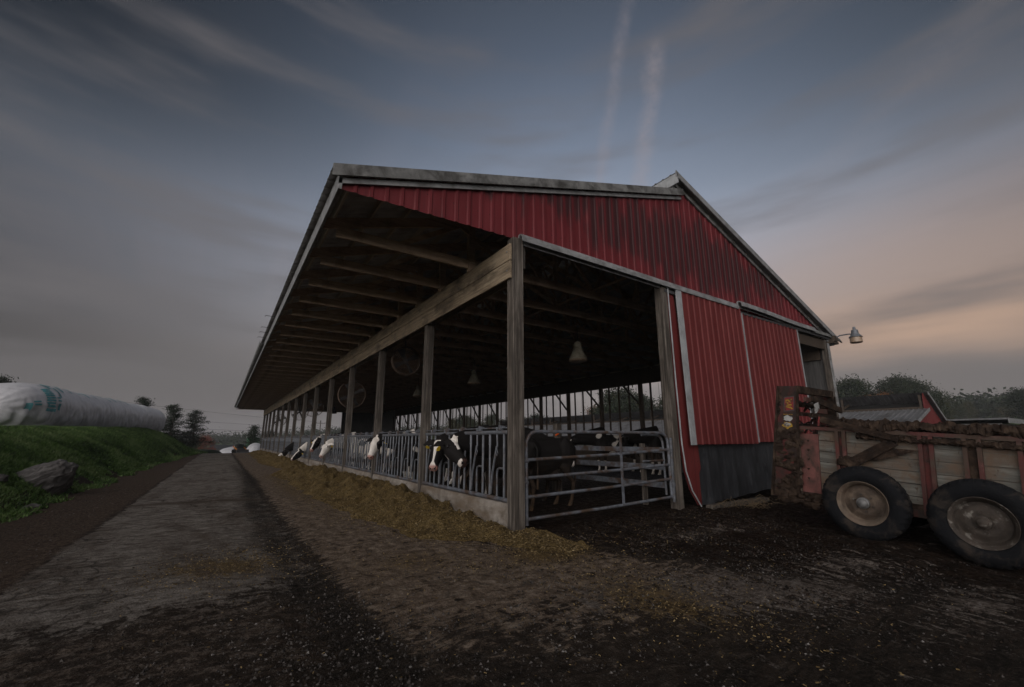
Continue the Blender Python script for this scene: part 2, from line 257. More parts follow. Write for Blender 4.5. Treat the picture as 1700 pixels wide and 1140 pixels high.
# ------------------------------------------------------------------ mesh helpers
class MB:
    def __init__(s): s.v = []; s.f = []
    def add(s, vs, fs):
        o = len(s.v); s.v += [tuple(q) for q in vs]; s.f += [tuple(i+o for i in q) for q in fs]; return s
    def box(s, lo, hi):
        x0, y0, z0 = lo; x1, y1, z1 = hi
        return s.add([(x0, y0, z0), (x1, y0, z0), (x1, y1, z0), (x0, y1, z0), (x0, y0, z1), (x1, y0, z1), (x1, y1, z1), (x0, y1, z1)],
                     [(3, 2, 1, 0), (4, 5, 6, 7), (0, 1, 5, 4), (1, 2, 6, 5), (2, 3, 7, 6), (3, 0, 4, 7)])
    def beam(s, p, q, w, h, upv=(0, 0, 1)):
        p, q = Vector(p), Vector(q); d = (q-p).normalized(); u = Vector(upv)
        sd = d.cross(u)
        if sd.length < 1e-4: sd = d.cross(Vector((1, 0, 0)))
        sd.normalize(); u = sd.cross(d); a, b = sd*w/2, u*h/2
        return s.add([p-a-b, p+a-b, p+a+b, p-a+b, q-a-b, q+a-b, q+a+b, q-a+b], [(0, 1, 2, 3), (7, 6, 5, 4), (0, 4, 5, 1), (1, 5, 6, 2), (2, 6, 7, 3), (3, 7, 4, 0)])
    def tube(s, pts, r, n=8, caps=True):
        pts = [Vector(p) for p in pts]; rs = r if isinstance(r, (list, tuple)) else [r]*len(pts)
        rings = []; ref = None
        for i, p in enumerate(pts):
            d = (pts[min(i+1, len(pts)-1)]-pts[max(i-1, 0)]).normalized()
            if ref is None: ref = d.cross(Vector((0, 0, 1)) if abs(d.z) < .9 else Vector((1, 0, 0)))
            ref = (ref-d*ref.dot(d)).normalized(); b = d.cross(ref)
            rings.append([p+(ref*math.cos(2*math.pi*k/n)+b*math.sin(2*math.pi*k/n))*rs[i] for k in range(n)])
        fs = []
        for i in range(len(pts)-1):
            for k in range(n): fs.append((i*n+k, i*n+(k+1) % n, (i+1)*n+(k+1) % n, (i+1)*n+k))
        if caps: fs.append(tuple(range(n-1, -1, -1))); fs.append(tuple((len(pts)-1)*n+k for k in range(n)))
        return s.add([v for r_ in rings for v in r_], fs)
    def lathe(s, prof, n=24, o=(0, 0, 0), ax=(0, 0, 1), closed=False):
        ax = Vector(ax).normalized(); a = ax.orthogonal().normalized(); b = ax.cross(a); o = Vector(o); vs = []
        for (r, h) in prof:
            for k in range(n): vs.append(o+ax*h+(a*math.cos(2*math.pi*k/n)+b*math.sin(2*math.pi*k/n))*r)
        fs = []; m = len(prof)
        for i in range(m if closed else m-1):
            j = (i+1) % m
            for k in range(n): fs.append((i*n+k, i*n+(k+1) % n, j*n+(k+1) % n, j*n+k))
        return s.add(vs, fs)
    def prism(s, poly, ex, o=(0, 0, 0), ax=(1, 0, 0), ay=(0, 0, 1)):
        """polygon in the (ax, ay) plane extruded by vector ex"""
        o = Vector(o); ax, ay, ex = Vector(ax), Vector(ay), Vector(ex); n = len(poly)
        a = [o+ax*x+ay*y for x, y in poly]; b = [q+ex for q in a]
        return s.add(a+b, [tuple(range(n)), tuple(range(2*n-1, n-1, -1))]+[(i, i+n, (i+1) % n+n, (i+1) % n) for i in range(n)])
    def ball(s, c, r, n=12, m=8):
        rx, ry, rz = r if isinstance(r, (tuple, list)) else (r, r, r); c = Vector(c)
        vs = [c+Vector((0, 0, -rz))]
        for i in range(1, m):
            th = math.pi*i/m
            for k in range(n): ph = 2*math.pi*k/n; vs.append(c+Vector((rx*math.sin(th)*math.cos(ph), ry*math.sin(th)*math.sin(ph), -rz*math.cos(th))))
        vs.append(c+Vector((0, 0, rz))); fs = []
        for k in range(n): fs.append((0, 1+(k+1) % n, 1+k)); fs.append((len(vs)-1, 1+(m-2)*n+k, 1+(m-2)*n+(k+1) % n))
        for i in range(m-2):
            for k in range(n): fs.append((1+i*n+k, 1+i*n+(k+1) % n, 1+(i+1)*n+(k+1) % n, 1+(i+1)*n+k))
        return s.add(vs, fs)
    def jitter(s, amt, sc_=6.):
        for i, p in enumerate(s.v):
            q = Vector(p); d = mnoise.noise_vector(q*sc_); s.v[i] = tuple(q+d*amt)
        return s
    def mesh(s, name, mat, smooth=False, bev=0):
        me = bpy.data.meshes.new(name); me.from_pydata(s.v, [], s.f); me.update()
        bm = bmesh.new(); bm.from_mesh(me); bmesh.ops.recalc_face_normals(bm, faces=bm.faces)
        if bev: bmesh.ops.bevel(bm, geom=[e for e in bm.edges if len(e.link_faces) == 2 and e.calc_face_angle(0) > .6], offset=bev, segments=1, affect='EDGES', clamp_overlap=True)
        bm.to_mesh(me); bm.free()
        if mat is not None: me.materials.append(mat)
        if smooth:
            me.polygons.foreach_set('use_smooth', [True]*len(me.polygons))
            me.set_sharp_from_angle(angle=R_(45))
        return me
    def build(s, name, mat, parent=None, smooth=False, bev=0):
        o = bpy.data.objects.new(name, s.mesh(name, mat, smooth, bev)); COL.objects.link(o)
        if parent: o.parent = parent
        return o
def inst(o_or_mesh, name, parent=None, loc=(0, 0, 0), rot=None):
    me = o_or_mesh if isinstance(o_or_mesh, bpy.types.Mesh) else o_or_mesh.data
    o = bpy.data.objects.new(name, me); COL.objects.link(o); o.location = loc
    if rot: o.rotation_euler = rot
    if parent: o.parent = parent
    return o
def tag(o, label=None, cat=None, group=None, kind=None):
    if label: o['label'] = label
    if cat: o['category'] = cat
    if group: o['group'] = group
    if kind: o['kind'] = kind
    return o
def thing(name, label, cat, loc=(0, 0, 0), rotz=0., group=None):
    o = bpy.data.objects.new(name, None); COL.objects.link(o); o.location = loc; o.rotation_euler = (0, 0, rotz); o.empty_display_size = .2
    return tag(o, label, cat, group)
def copy_tree(o, parent=None):
    c = o.copy(); COL.objects.link(c)
    if parent: c.parent = parent
    for ch in list(o.children): copy_tree(ch, c)
    return c
def np_mesh(name, verts, faces, mat, smooth=False):
    me = bpy.data.meshes.new(name); me.from_pydata(np.asarray(verts).tolist(), [], np.asarray(faces).tolist()); me.update()
    if mat: me.materials.append(mat)
    if smooth: me.polygons.foreach_set('use_smooth', [True]*len(me.polygons))
    return me
def ss(a, b, x):
    t = np.clip((x-a)/(b-a), 0, 1); return t*t*(3-2*t)
# cheap value noise for numpy fields
def vnoise(x, y, seed=0):
    xi, yi = np.floor(x).astype(np.int64), np.floor(y).astype(np.int64); fx, fy = x-xi, y-yi
    def h(a, b):
        n = (a*374761393+b*668265263+seed*1442695041) & 0xffffffff; n = ((n ^ (n >> 13))*1274126177) & 0xffffffff; return ((n ^ (n >> 16)) & 0xffff)/65535.
    ux, uy = fx*fx*(3-2*fx), fy*fy*(3-2*fy)
    return (h(xi, yi)*(1-ux)+h(xi+1, yi)*ux)*(1-uy)+(h(xi, yi+1)*(1-ux)+h(xi+1, yi+1)*ux)*uy
def fbm(x, y, seed=0, oct_=4):
    s, a, t = 0, .5, 0
    for k in range(oct_): s = s+a*vnoise(x*2**k, y*2**k, seed+k*17); t += a; a *= .55
    return s/t

# ------------------------------------------------------------------ terrain
def ground_z(x, y):
    x = np.asarray(x, float); y = np.asarray(y, float)
    # grass bank on the left
    foot = np.interp(y, [-12, 4, 14, 22, 35, 51, 60], [-7.6, -7.25, -7.2, -7.0, -6.75, -6.1, -5.4])
    H = np.interp(y, [-15, 10, 18, 30, 44, 49, 53, 57, 62, 75], [1.6, 1.68, 1.78, 2.0, 2.2, 2.05, 1.35, .7, .25, 0.])
    t = np.clip((foot-x)/3.5, 0, 1); prof = t*(1.40-.40*t*t) ; prof = np.clip(prof, 0, 1)
    bank = H*prof + (fbm(x*.8, y*.7, 3)-.5)*.55*np.clip(t*3, 0, 1)*(1-.75*t)
    # yard undulation and fall towards the spreader, the far fall beyond the crest and the hills
    yard = (fbm(x*.5, y*.5, 5)-.5)*.05*np.exp(-((x+1)**2+(y-2)**2)/900)
    dip = -.13*ss(-3.4, -4.8, y)*ss(1.6, 3.6, x)*ss(12, 8, x)
    fall = -.0*y - 3.2*ss(44, 130, y)*ss(60, 25, x)
    hillr = 4.6*ss(45, 125, x)*ss(-60, 10, y+20)*ss(95, 40, y) + 9*ss(130, 330, x)*ss(-80, 60, y) + 1.0*ss(15, 60, x)*ss(60, 130, y) + 5*ss(60, 180, x)*ss(110, 240, y)
    hillb = 2.2*ss(190, 420, y)*ss(140, 20, x)
    return bank+yard+dip+fall+hillr+hillb
def gz(x, y): return float(ground_z(np.array([x]), np.array([y]))[0])
def axis_vals(fine0, fine1, step, lo, hi, grow=1.09):
    v = list(np.arange(fine0, fine1+1e-6, step)); s = step; a = v[-1]
    while a < hi: s *= grow; a += s; v.append(a)
    s = step; a = v[0]; pre = []
    while a > lo: s *= grow; a -= s; pre.append(a)
    return np.array(pre[::-1]+v)
def ground_material():
    m, t, b = new_mat('yard_ground')
    tc = N(t, 'ShaderNodeTexCoord'); v = tc.outputs['Object']
    def at(n): a = N(t, 'ShaderNodeAttribute', attribute_name=n); return a.outputs['Fac']
    fine = noise_n(t, v, 21., 9., .82); mid = noise_n(t, v, 7., 7., .7); big = noise_n(t, v, 1.1, 6., .65)
    streak = noise_n(t, v, 2.2, 7., .7, (1.0, 4.2, 1), .5, (0, 0, R_(8)))
    strk2 = noise_n(t, v, 2.4, 8., .72, (3.6, 1.0, 1), .6, (0, 0, R_(-22)))
    grit = N(t, 'ShaderNodeTexVoronoi', feature='F1', i_Scale=60.); LK(t, v, grit.inputs['Vector'])
    # base: packed gravelly dirt
    c = ramp(t, mth(t, 'ADD', mth(t, 'MULTIPLY', fine, .6), mth(t, 'MULTIPLY', mid, .4)), [(.36, (.008, .0055, .004)), (.5, (.030, .0225, .017)), (.62, (.085, .068, .055))]).outputs[0]
    c = mixc(t, mth(t, 'MULTIPLY', ramp(t, big, [(.4, 0.), (.65, 1.)]).outputs[0], .5), c, (.030, .022, .017))
    def layer(c, mask, nz, amt, col, lo=.42, hi=.58, op=1.0):
        k = mth(t, 'ADD', mth(t, 'MULTIPLY', mth(t, 'SUBTRACT', nz, .5), amt), mask)
        k = ramp(t, k, [(lo, 0.), (hi, 1.)]).outputs[0]
        return mixc(t, mth(t, 'MULTIPLY', k, op) if op != 1 else k, c, col), k
    conc = ramp(t, mth(t, 'ADD', mth(t, 'MULTIPLY', streak, .5), mth(t, 'ADD', mth(t, 'MULTIPLY', fine, .25), mth(t, 'MULTIPLY', mid, .25))), [(.38, (.036, .029, .024)), (.46, (.096, .081, .069)), (.54, (.195, .174, .155)), (.63, (.28, .257, .233))]).outputs[0]
    c, k1 = layer(c, at('concrete'), mth(t, 'ADD', mth(t, 'MULTIPLY', mid, .6), mth(t, 'MULTIPLY', fine, .4)), 2.4, conc)
    apron = ramp(t, mth(t, 'ADD', mth(t, 'MULTIPLY', fine, .5), mth(t, 'MULTIPLY', mid, .5)), [(.38, (.040, .028, .019)), (.5, (.122, .090, .066)), (.61, (.245, .197, .155))]).outputs[0]
    c, k2 = layer(c, at('apron'), mth(t, 'ADD', mth(t, 'MULTIPLY', mid, .5), mth(t, 'MULTIPLY', streak, .5)), 4.0, apron)
    c, _ = layer(c, at('brown'), mth(t, 'ADD', mth(t, 'MULTIPLY', mid, .6), mth(t, 'MULTIPLY', streak, .4)), 2.2, ramp(t, fine, [(.38, (.020, .012, .008)), (.5, (.060, .041, .029)), (.62, (.135, .102, .078))]).outputs[0], .4, .65, .85)
    c, _ = layer(c, at('strip'), mth(t, 'ADD', mth(t, 'MULTIPLY', fine, .4), mth(t, 'MULTIPLY', streak, .6)), 5.0, ramp(t, fine, [(.36, (.0035, .0026, .002)), (.5, (.0125, .0098, .0077)), (.64, (.052, .043, .035))]).outputs[0], .38, .62, .9)
    c, km = layer(c, at('manure'), mth(t, 'ADD', mth(t, 'MULTIPLY', strk2, .6), mth(t, 'MULTIPLY', fine, .4)), 5.5, ramp(t, mth(t, 'ADD', mth(t, 'MULTIPLY', fine, .5), mth(t, 'MULTIPLY', mid, .5)), [(.36, (.0032, .0016, .0009)), (.5, (.0105, .0056, .0032)), (.64, (.040, .0245, .0145))]).outputs[0], .40, .60)
    wet = ramp(t, mth(t, 'ADD', mth(t, 'MULTIPLY', fine, .7), mth(t, 'MULTIPLY', mid, .3)), [(.38, (.022, .016, .012)), (.5, (.105, .085, .071)), (.6, (.245, .218, .195))]).outputs[0]
    c, kw = layer(c, at('wet'), mth(t, 'ADD', mth(t, 'MULTIPLY', strk2, .7), mth(t, 'MULTIPLY', fine, .3)), 5.0, wet, .44, .58)
    c, _ = layer(c, at('feed'), mth(t, 'ADD', mth(t, 'MULTIPLY', fine, .6), mth(t, 'MULTIPLY', mid, .4)), 3.2, mixc(t, mid, (.055, .035, .014), (.16, .105, .042)), .42, .66, .85)
    # joints and cracks in the slab
    big2 = noise_n(t, v, .7, 7., .7, (1.6, .7, 1), .8)
    c = mixc(t, mth(t, 'MULTIPLY', mth(t, 'MULTIPLY', ramp(t, big2, [(.46, 0.), (.62, 1.)]).outputs[0], k1), .72), c, ramp(t, fine, [(.38, (.022, .015, .011)), (.5, (.062, .046, .035)), (.62, (.12, .095, .077))]).outputs[0])
    crk = N(t, 'ShaderNodeTexVoronoi', feature='DISTANCE_TO_EDGE', i_Scale=.42)
    wv = N(t, 'ShaderNodeVectorMath', operation='ADD'); LK(t, v, wv.inputs[0])
    nz = N(t, 'ShaderNodeTexNoise', i_Scale=1.8, i_Detail=5.); LK(t, v, nz.inputs['Vector']); LK(t, nz.outputs[1], wv.inputs[1]); LK(t, wv.outputs[0], crk.inputs['Vector'])
    ck = ramp(t, crk.outputs[0], [(.0, 1.), (.012, 0.)]).outputs[0]
    c = mixc(t, mth(t, 'MULTIPLY', mth(t, 'MULTIPLY', ck, k1), .8), c, (.022, .018, .015))
    sy = N(t, 'ShaderNodeSeparateXYZ'); LK(t, v, sy.inputs[0])
    jy = mth(t, 'ADD', sy.outputs[1], mth(t, 'MULTIPLY', mid, .25))
    jt = ramp(t, mth(t, 'ABSOLUTE', mth(t, 'SUBTRACT', jy, 7.0)), [(.0, 1.), (.12, 1.), (.3, 0.)]).outputs[0]
    c = mixc(t, mth(t, 'MULTIPLY', mth(t, 'MULTIPLY', jt, k1), .75), c, (.052, .038, .028))
    # grass land beyond
    gr = ramp(t, mid, [(.38, (.014, .030, .007)), (.5, (.036, .072, .015)), (.62, (.07, .12, .028))]).outputs[0]
    c, kg = layer(c, at('grass'), mid, .5, gr, .4, .6)
    hay = ramp(t, big, [(.3, (.035, .06, .018)), (.7, (.07, .10, .03))]).outputs[0]
    c, _ = layer(c, at('field'), mid, .3, hay)
    c = mixc(t, mth(t, 'MULTIPLY', ramp(t, grit.outputs['Distance'], [(.0, 1.), (.16, 1.), (.26, 0.)]).outputs[0], mth(t, 'MULTIPLY', ramp(t, fine, [(.58, 0.), (.68, 1.)]).outputs[0], mth(t, 'SUBTRACT', 1., kg))), c, (.24, .22, .205))
    LK(t, c, b.inputs['Base Color'])
    ro = mth(t, 'SUBTRACT', .92, mth(t, 'MULTIPLY', mth(t, 'MAXIMUM', mth(t, 'MULTIPLY', km, .3), mth(t, 'MULTIPLY', kw, .45)), ramp(t, mid, [(.4, 0.), (.6, 1.)]).outputs[0]))
    LK(t, ro, b.inputs['Roughness']); b.inputs['Specular IOR Level'].default_value = .1
    hgt = mth(t, 'ADD', mth(t, 'MULTIPLY', fine, .5), mth(t, 'ADD', mth(t, 'MULTIPLY', mid, 1.0), mth(t, 'ADD', mth(t, 'MULTIPLY', streak, .8), mth(t, 'MULTIPLY', mth(t, 'MULTIPLY', strk2, km), 1.6))))
    hgt = mth(t, 'ADD', hgt, mth(t, 'MULTIPLY', grit.outputs['Distance'], -.25))
    bn = N(t, 'ShaderNodeBump', i_Strength=.9, i_Distance=.05); LK(t, hgt, bn.inputs['Height']); LK(t, bn.outputs[0], b.inputs['Normal'])
    return m
def build_ground():
    xs = axis_vals(-7.6, 6.0, .055, -700, 800, 1.08); ys = axis_vals(-5.6, 8, .055, -60, 1100, 1.08)
    X, Y = np.meshgrid(xs, ys, indexing='ij')
    Z = ground_z(X, Y)
    near = np.exp(-((X+1)**2+(Y)**2)/400)
    out_barn = 1-((X > .1) & (Y > .1) & (X < 12.6)).astype(float)*.6
    Z = Z+(fbm(X*3.1, Y*2.1, 21)-.5)*.035*near*out_barn
    mud = ss(-.6, .8, X+.55*(Y+1))*ss(.9, -.2, Y)
    Z = Z+((fbm(X*6., Y*3.2, 31, 4)-.5)*.10+(vnoise(X*11, Y*7, 37)-.5)*.03)*mud*near*ss(1.2,.1,Y)
    Z = Z+(vnoise(X*9, Y*9, 38)-.5)*.018*near*out_barn*(X > -5.3)
    # tyre ruts along the lane
    for rx, dp in ((-3.05, .05), (-3.45, .02)):
        rut = np.exp(-((X-rx-.12*np.sin(Y*.35))/.22)**2)*ss(16, 6, Y)
        Z = Z-rut*dp*(.7+.6*vnoise(X*4, Y*5, 9))
    me_v = np.stack([X, Y, Z], -1).reshape(-1, 3); nx, ny = X.shape
    i = np.arange(nx-1)[:, None]*ny+np.arange(ny-1)[None, :]; F = np.stack([i, i+ny, i+ny+1, i+1], -1).reshape(-1, 4)
    me = np_mesh('ground', me_v, F, ground_material(), True)
    def put(n, a): at = me.attributes.new(n, 'FLOAT', 'POINT'); at.data.foreach_set('value', np.clip(a, -1, 2).astype(np.float32).ravel())
    jag = (fbm(X*1.3, Y*.6, 41)-.5)
    foot = np.interp(Y, [-12, 4, 14, 22, 35, 51, 60], [-7.6, -7.25, -7.2, -7.0, -6.75, -6.1, -5.4])
    road = np.minimum(ss(-5.58, -5.30, X+(fbm(X*0+2, Y*.8, 44)-.5)*.25), ss(-2.6, -3.3, X))*ss(-2.2, .5, Y+jag*2.6)*ss(75, 55, Y)
    road = np.maximum(road, .43*np.minimum(ss(-5.6, -5.2, X), ss(-2.9, -3.5, X))*ss(-5.2, -2.0, Y)*(Y < 3))
    put('concrete', road)
    apron = np.minimum(ss(-3.0, -2.6, X), ss(.5, -.5, X+.5*(Y+1.2)*(Y < 0)))*ss(-4.4, -1.8, Y)*.80
    apron = np.maximum(apron, ((X > 0) & (X < 12.6) & (Y > .3) & (Y < 53))*.0)
    put('apron', apron)
    strip = np.exp(-((X+3.05+.12*np.sin(Y*.35))/.30)**2)*ss(34, 12, Y)*.78
    strip = strip*(.62+.75*fbm(X*1.1, Y*.7, 43)); strip = np.maximum(strip, ss(-1.4, -3.0, Y)*ss(-1.2, -2.4, X)*.52); strip = np.maximum(strip, ss(-2.6, -4.4, Y)*.58)  # foreground terms darken the soil colour in place of lens vignetting
    put('strip', strip)
    brown = np.minimum(ss(-5.3, -5.6, X), ss(-7.6, -7.0, X))*.75
    brown = np.maximum(brown, ss(-.4, -1.4, Y)*ss(-2.2, -3.4, X)*.5)
    brown = np.maximum(brown, ss(0.8, 2.6, X)*ss(.6, -.6, Y)*ss(-2.2, -.9, Y)*.55)
    put('brown', brown)
    mm = ss(-1.0, 1.0, X+.62*(Y+1.3)+jag*1.2)*ss(1.5, .2, Y)
    inside = ((X > .1) & (X < 12.5) & (Y > -.2) & (Y < 53)).astype(float)
    put('manure', np.maximum(mm*.78, inside*1.4))
    # washed wet concrete showing through
    u = (X-.25)*.86+(Y+3.25)*-.5; v_ = (X-.25)*.5+(Y+3.25)*.86
    wet = np.exp(-((u/1.5)**2+(v_/.62)**2))*.86
    wet = np.maximum(wet, np.exp(-(((X-2.2)/1.1)**2+((Y+3.6)/.5)**2))*.55)
    wet = np.maximum(wet, np.exp(-(((X-1.9)/1.2)**2+((Y+4.6)/.35)**2))*.62)
    wet = np.maximum(wet, np.exp(-(((X-2.4)/1.4)**2+((Y+1.6)/.35)**2))*.45)
    put('wet', wet)
    fd = np.exp(-(((X+.55)/.55)**2+((Y+3.0)/.9)**2))*.62
    fd = np.maximum(fd, np.exp(-(((X+.3)/.8)**2+((Y+1.2)/.55)**2))*.84)
    fd = np.maximum(fd, np.exp(-(((X+3.75)/.75)**2+((Y-.35)/.7)**2))*.72)
    fd = np.maximum(fd, np.exp(-(((X+2.1)/.5)**2+((Y-9)/8.)**2))*.50)
    fd = np.maximum(fd, np.exp(-(((X+1.9)/.8)**2+((Y+.6)/.7)**2))*.50)
    put('feed', fd)
    grass = np.maximum(ss(foot-.1, foot-.6, X), ss(62, 85, Y))
    grass = np.maximum(grass, ss(31, 40, X))
    put('grass', grass)
    put('field', np.maximum(ss(60, 90, X), ss(120, 200, Y)))
    o = bpy.data.objects.new('ground', me); COL.objects.link(o); o['kind'] = 'structure'
build_ground()

# ------------------------------------------------------------------ barn
YB = 52.5
zL = lambda x: 5.10+.303*(x+3.05)
zR = lambda x: 7.89-.384*(x-4.79)
BAY = 3.75
def ribs(a, b, pitch=.2286, h=.02):
    out = []; n = int((b-a)/pitch)
    for i in range(n+1):
        s = a+i*pitch
        for d, o in ((0, 0), (.145, 0), (.165, h), (.205, h), (.224, 0)):
            if s+d < b: out.append((s+d, o))
    out.append((b, 0)); return out
def siding(mb, x0, x1, zb, zt, y=0., nz=1, h=.02, bow=None):
    """vertical ribbed sheets facing -Y between zb(x) and zt(x)"""
    pr = ribs(x0, x1, h=h); vs = []; fs = []
    for (x, o) in pr:
        for k in range(nz+1):
            z = zb(x)+(zt(x)-zb(x))*k/nz; vs.append((x, y-o+(bow(x, z) if bow else 0), z))
    m = nz+1
    for i in range(len(pr)-1):
        for k in range(nz): fs.append((i*m+k, (i+1)*m+k, (i+1)*m+k+1, i*m+k+1))
    mb.add(vs, fs); return mb
def roof_sheet(x0, x1, zf, ya, yb, h=.022):
    mb = MB(); pr = ribs(ya, yb, h=h); vs = []; fs = []
    for (y, o) in pr: vs += [(x0, y, zf(x0)+o), (x1, y, zf(x1)+o)]
    for i in range(len(pr)-1): fs.append((2*i, 2*i+1, 2*i+3, 2*i+2))
    return mb.add(vs, fs)
barn = thing('cattle_barn', 'long open sided red metal cattle barn with low gable roof and sliding doors', 'barn')
def bp(name, mb, mat, smooth=False, parent=barn, bev=0): return mb.build(name, mat, parent, smooth, bev)
roofL = bp('roof', roof_sheet(-3.1, 5.05, zL, -.12, YB+.1), M['roofmetal'])
roofR = bp('roof', roof_sheet(4.74, 12.98, zR, -.2, YB+.1), M['roofmetal'])
g = MB(); siding(g, -2.95, 5.02, lambda x: 4.83+.05*min(1, (x+2.95)/3), lambda x: max(zL(x)-.1, 4.86)); siding(g, 5.03, 12.62, lambda x: 4.78, lambda x: max(zR(x)-.1, 4.80), y=-.004)
bp('gable_siding', g, M['red'])
# rake boards: dark cap and pale strip under it
def rake(zf, x0, x1, y0, hi_, lo_, mat, nm):
    m = MB().prism([(x0, zf(x0)-lo_), (x1, zf(x1)-lo_), (x1, zf(x1)-hi_), (x0, zf(x0)-hi_)], (0, -.03, 0), (0, y0, 0)); return bp(nm, m, mat)
rake(zL, -3.10, 5.07, -.10, -.03, .15, M['trimdark'], 'rake_cap'); rake(zL, -3.0, 5.05, -.03, .15, .235, M['trim'], 'rake_board')
rake(zR, 4.72, 13.0, -.18, -.03, .13, M['trim'], 'rake_cap'); rake(zR, 4.85, 12.8, -.03, .135, .23, M['trimdark'], 'rake_board')
# overshot ridge: soffit and white end board under the right slope
bp('ridge_soffit', MB().prism([(4.76, zR(4.76)-.04), (5.05, zR(5.05)-.04), (5.05, zL(5.05)+.01), (4.80, zL(4.8)+.03)], (0, .05, 0), (0, -.02, 0)), M['trimdark'])
bp('ridge_board', MB().box((4.735, -.21, zR(4.74)-.30), (4.775, YB, zR(4.74)-.03)), M['whitetrim'])
# eave board, gutter and the brackets the missing gutter left behind
bp('eave_board', MB().box((-3.0, -.06, 4.80), (-2.955, YB, 5.075)), M['trim'])
gp = [(-.0, .0), (-.0, -.11), (-.07, -.13), (-.13, -.10), (-.15, .0), (-.14, .0), (-.12, -.09), (-.07, -.118), (-.012, -.10), (-.012, 0)]
bp('gutter', MB().prism(gp, (0, YB-12.7, 0), (-3.003, 12.7, 5.08)), M['trimdark'])
brm = None
for y in (8.6, 10.2, 11.0, 11.9):
    m = MB().beam((-3.0, 0, 5.04), (-3.26, 0, 5.05), .02, .012); m.beam((-3.26, 0, 5.05), (-3.28, 0, 5.01), .02, .012)
    inst(m.mesh('gutter_bracket', M['blackmetal']), 'gutter_bracket', barn, (0, y, 0))
# purlins
pl = MB().box((-.019, -.02, -.089), (.019, YB, 0)).mesh('purlin', M['purlinwood'])
for k in range(14):
    x = -2.8+k*.605; inst(pl, 'purlin', barn, (x, 0, zL(x)-.004), (0, -math.atan(.303), 0))
for k in range(14):
    x = 5.15+k*.585; inst(pl, 'purlin', barn, (x, 0, zR(x)-.004), (0, math.atan(.384), 0))
# trusses
def truss_mesh():
    m = MB(); b = .19; yo = .045
    tz = lambda x: (zL(x) if x < 4.95 else zR(x))-.095-.10
    m.beam((-2.72, 0, 4.87), (12.6, 0, 4.85), yo, b)                 # bottom chord
    m.beam((-2.95, 0, tz(-2.95)+.02), (4.95, 0, tz(4.9)+.01), yo-.004, .185); m.beam((4.95, 0, tz(5.0)), (12.9, 0, tz(12.9)), yo-.004, .185)
    bz = 4.93
    nodes = [(-1.6, 0), (-.38, 1), (.9, 0), (2.1, 1), (3.3, 0), (4.95, 1), (6.5, 0), (7.7, 1), (8.9, 0), (10.1, 1), (11.3, 0)]
    pts = [(x, 0, tz(x)-.05 if tp else bz) for x, tp in nodes]
    for p, q in zip(pts, pts[1:]): m.beam(p, q, yo-.008, .09)
    m.beam((-.12, 0, 4.7), (-.12, 0, tz(-.12)), yo+.05, .14, (1, 0, 0)); m.beam((4.95, 0, bz), (4.95, 0, tz(4.95)), yo+.006, .1, (1, 0, 0))
    m.beam((2.1, 0, bz), (2.1, 0, tz(2.1)), yo+.006, .09, (1, 0, 0)); m.beam((7.7, 0, bz), (7.7, 0, tz(7.7)), yo+.006, .09, (1, 0, 0))
    return m.mesh('roof_truss', M['trusswood'])
tm = truss_mesh()
for k in range(37): inst(tm, 'roof_truss', barn, (0, 1.44+k*1.408, 0), (0, 0, 0))
# lateral bracing between the trusses
brc = MB()
for k in range(0, 36, 1):
    y0 = 1.44+k*1.408
    brc.beam((3.2, y0, 5.0), (2.2, y0+1.4, 6.45), .038, .089); brc.beam((6.8, y0, 6.6), (7.6, y0+1.4, 5.0), .038, .089)
    if k % 2 == 0: brc.beam((1.0, y0, 5.85), (1.8, y0+1.4, 5.0), .038, .089); brc.beam((9.0, y0, 5.0), (9.8, y0+1.4, 5.65), .038, .089)
for x in (3.3, 6.6): brc.box((x-.04, .2, 4.965), (x+.04, YB, 5.0))
bp('truss_bracing', brc, M['trusswood'])
# header beams on the feed side, in bay lengths with staggered joints
hm = {}
for k in range(14):
    y0, y1 = (k*BAY+.06 if k else -.06), (k+1)*BAY+.055
    m = MB().box((-.155-.004*(k % 2), y0, 4.425), (-.112, y1, 4.735)).box((-.150-.004*((k+1) % 2), y0, 4.10), (-.112, y1, 4.42))
    bp('header_beam', m, M['beamwood'], bev=.006)
bp('inner_header', MB().box((.09, 0, 4.14), (.13, YB, 4.70)), M['beamwood'])
pmh = MB().box((-.11, -.075, 0), (.088, .075, 4.66)).mesh('post', M['postwood'], bev=.008)
for k in range(1, 15): inst(pmh, 'post', barn, (0, k*BAY-.02, 0))
bp('corner_post', MB().box((-.108, -.10, -.05), (.105, .10, 4.86)), M['postwood'], bev=.01)
bp('corner_stud', MB().box((.107, -.02, 4.35), (.20, .08, 4.87)), M['postwood'])
bp('bolt', MB().tube([(-.162, .03, 4.6), (-.15, .03, 4.6)], .018, 8).tube([(-.162, .03, 4.25), (-.15, .03, 4.25)], .018, 8), M['hub'])
# feed curb
cb = MB(); ys = [.10]+[v for v in np.arange(.6, YB, .3)]+[YB]
prof = [(-.105, -.1), (-.10, .30), (-.075, .395), (-.05, .405), (.10, .405), (.10, -.1)]
vs = []; fs = []
for y in ys:
    for k, (x, z) in enumerate(prof):
        d = mnoise.noise(Vector((x*3, y*1.3, z*3)))*.012 if 0 < k < 4 else 0; vs.append((x+d, y, z+d*.7))
n = len(prof)
for i in range(len(ys)-1):
    for k in range(n-1): fs.append((i*n+k, (i+1)*n+k, (i+1)*n+k+1, i*n+k+1))
cb.add(vs, fs+[tuple(range(n))]); bp('feed_curb', cb, M['concrete'], smooth=False)
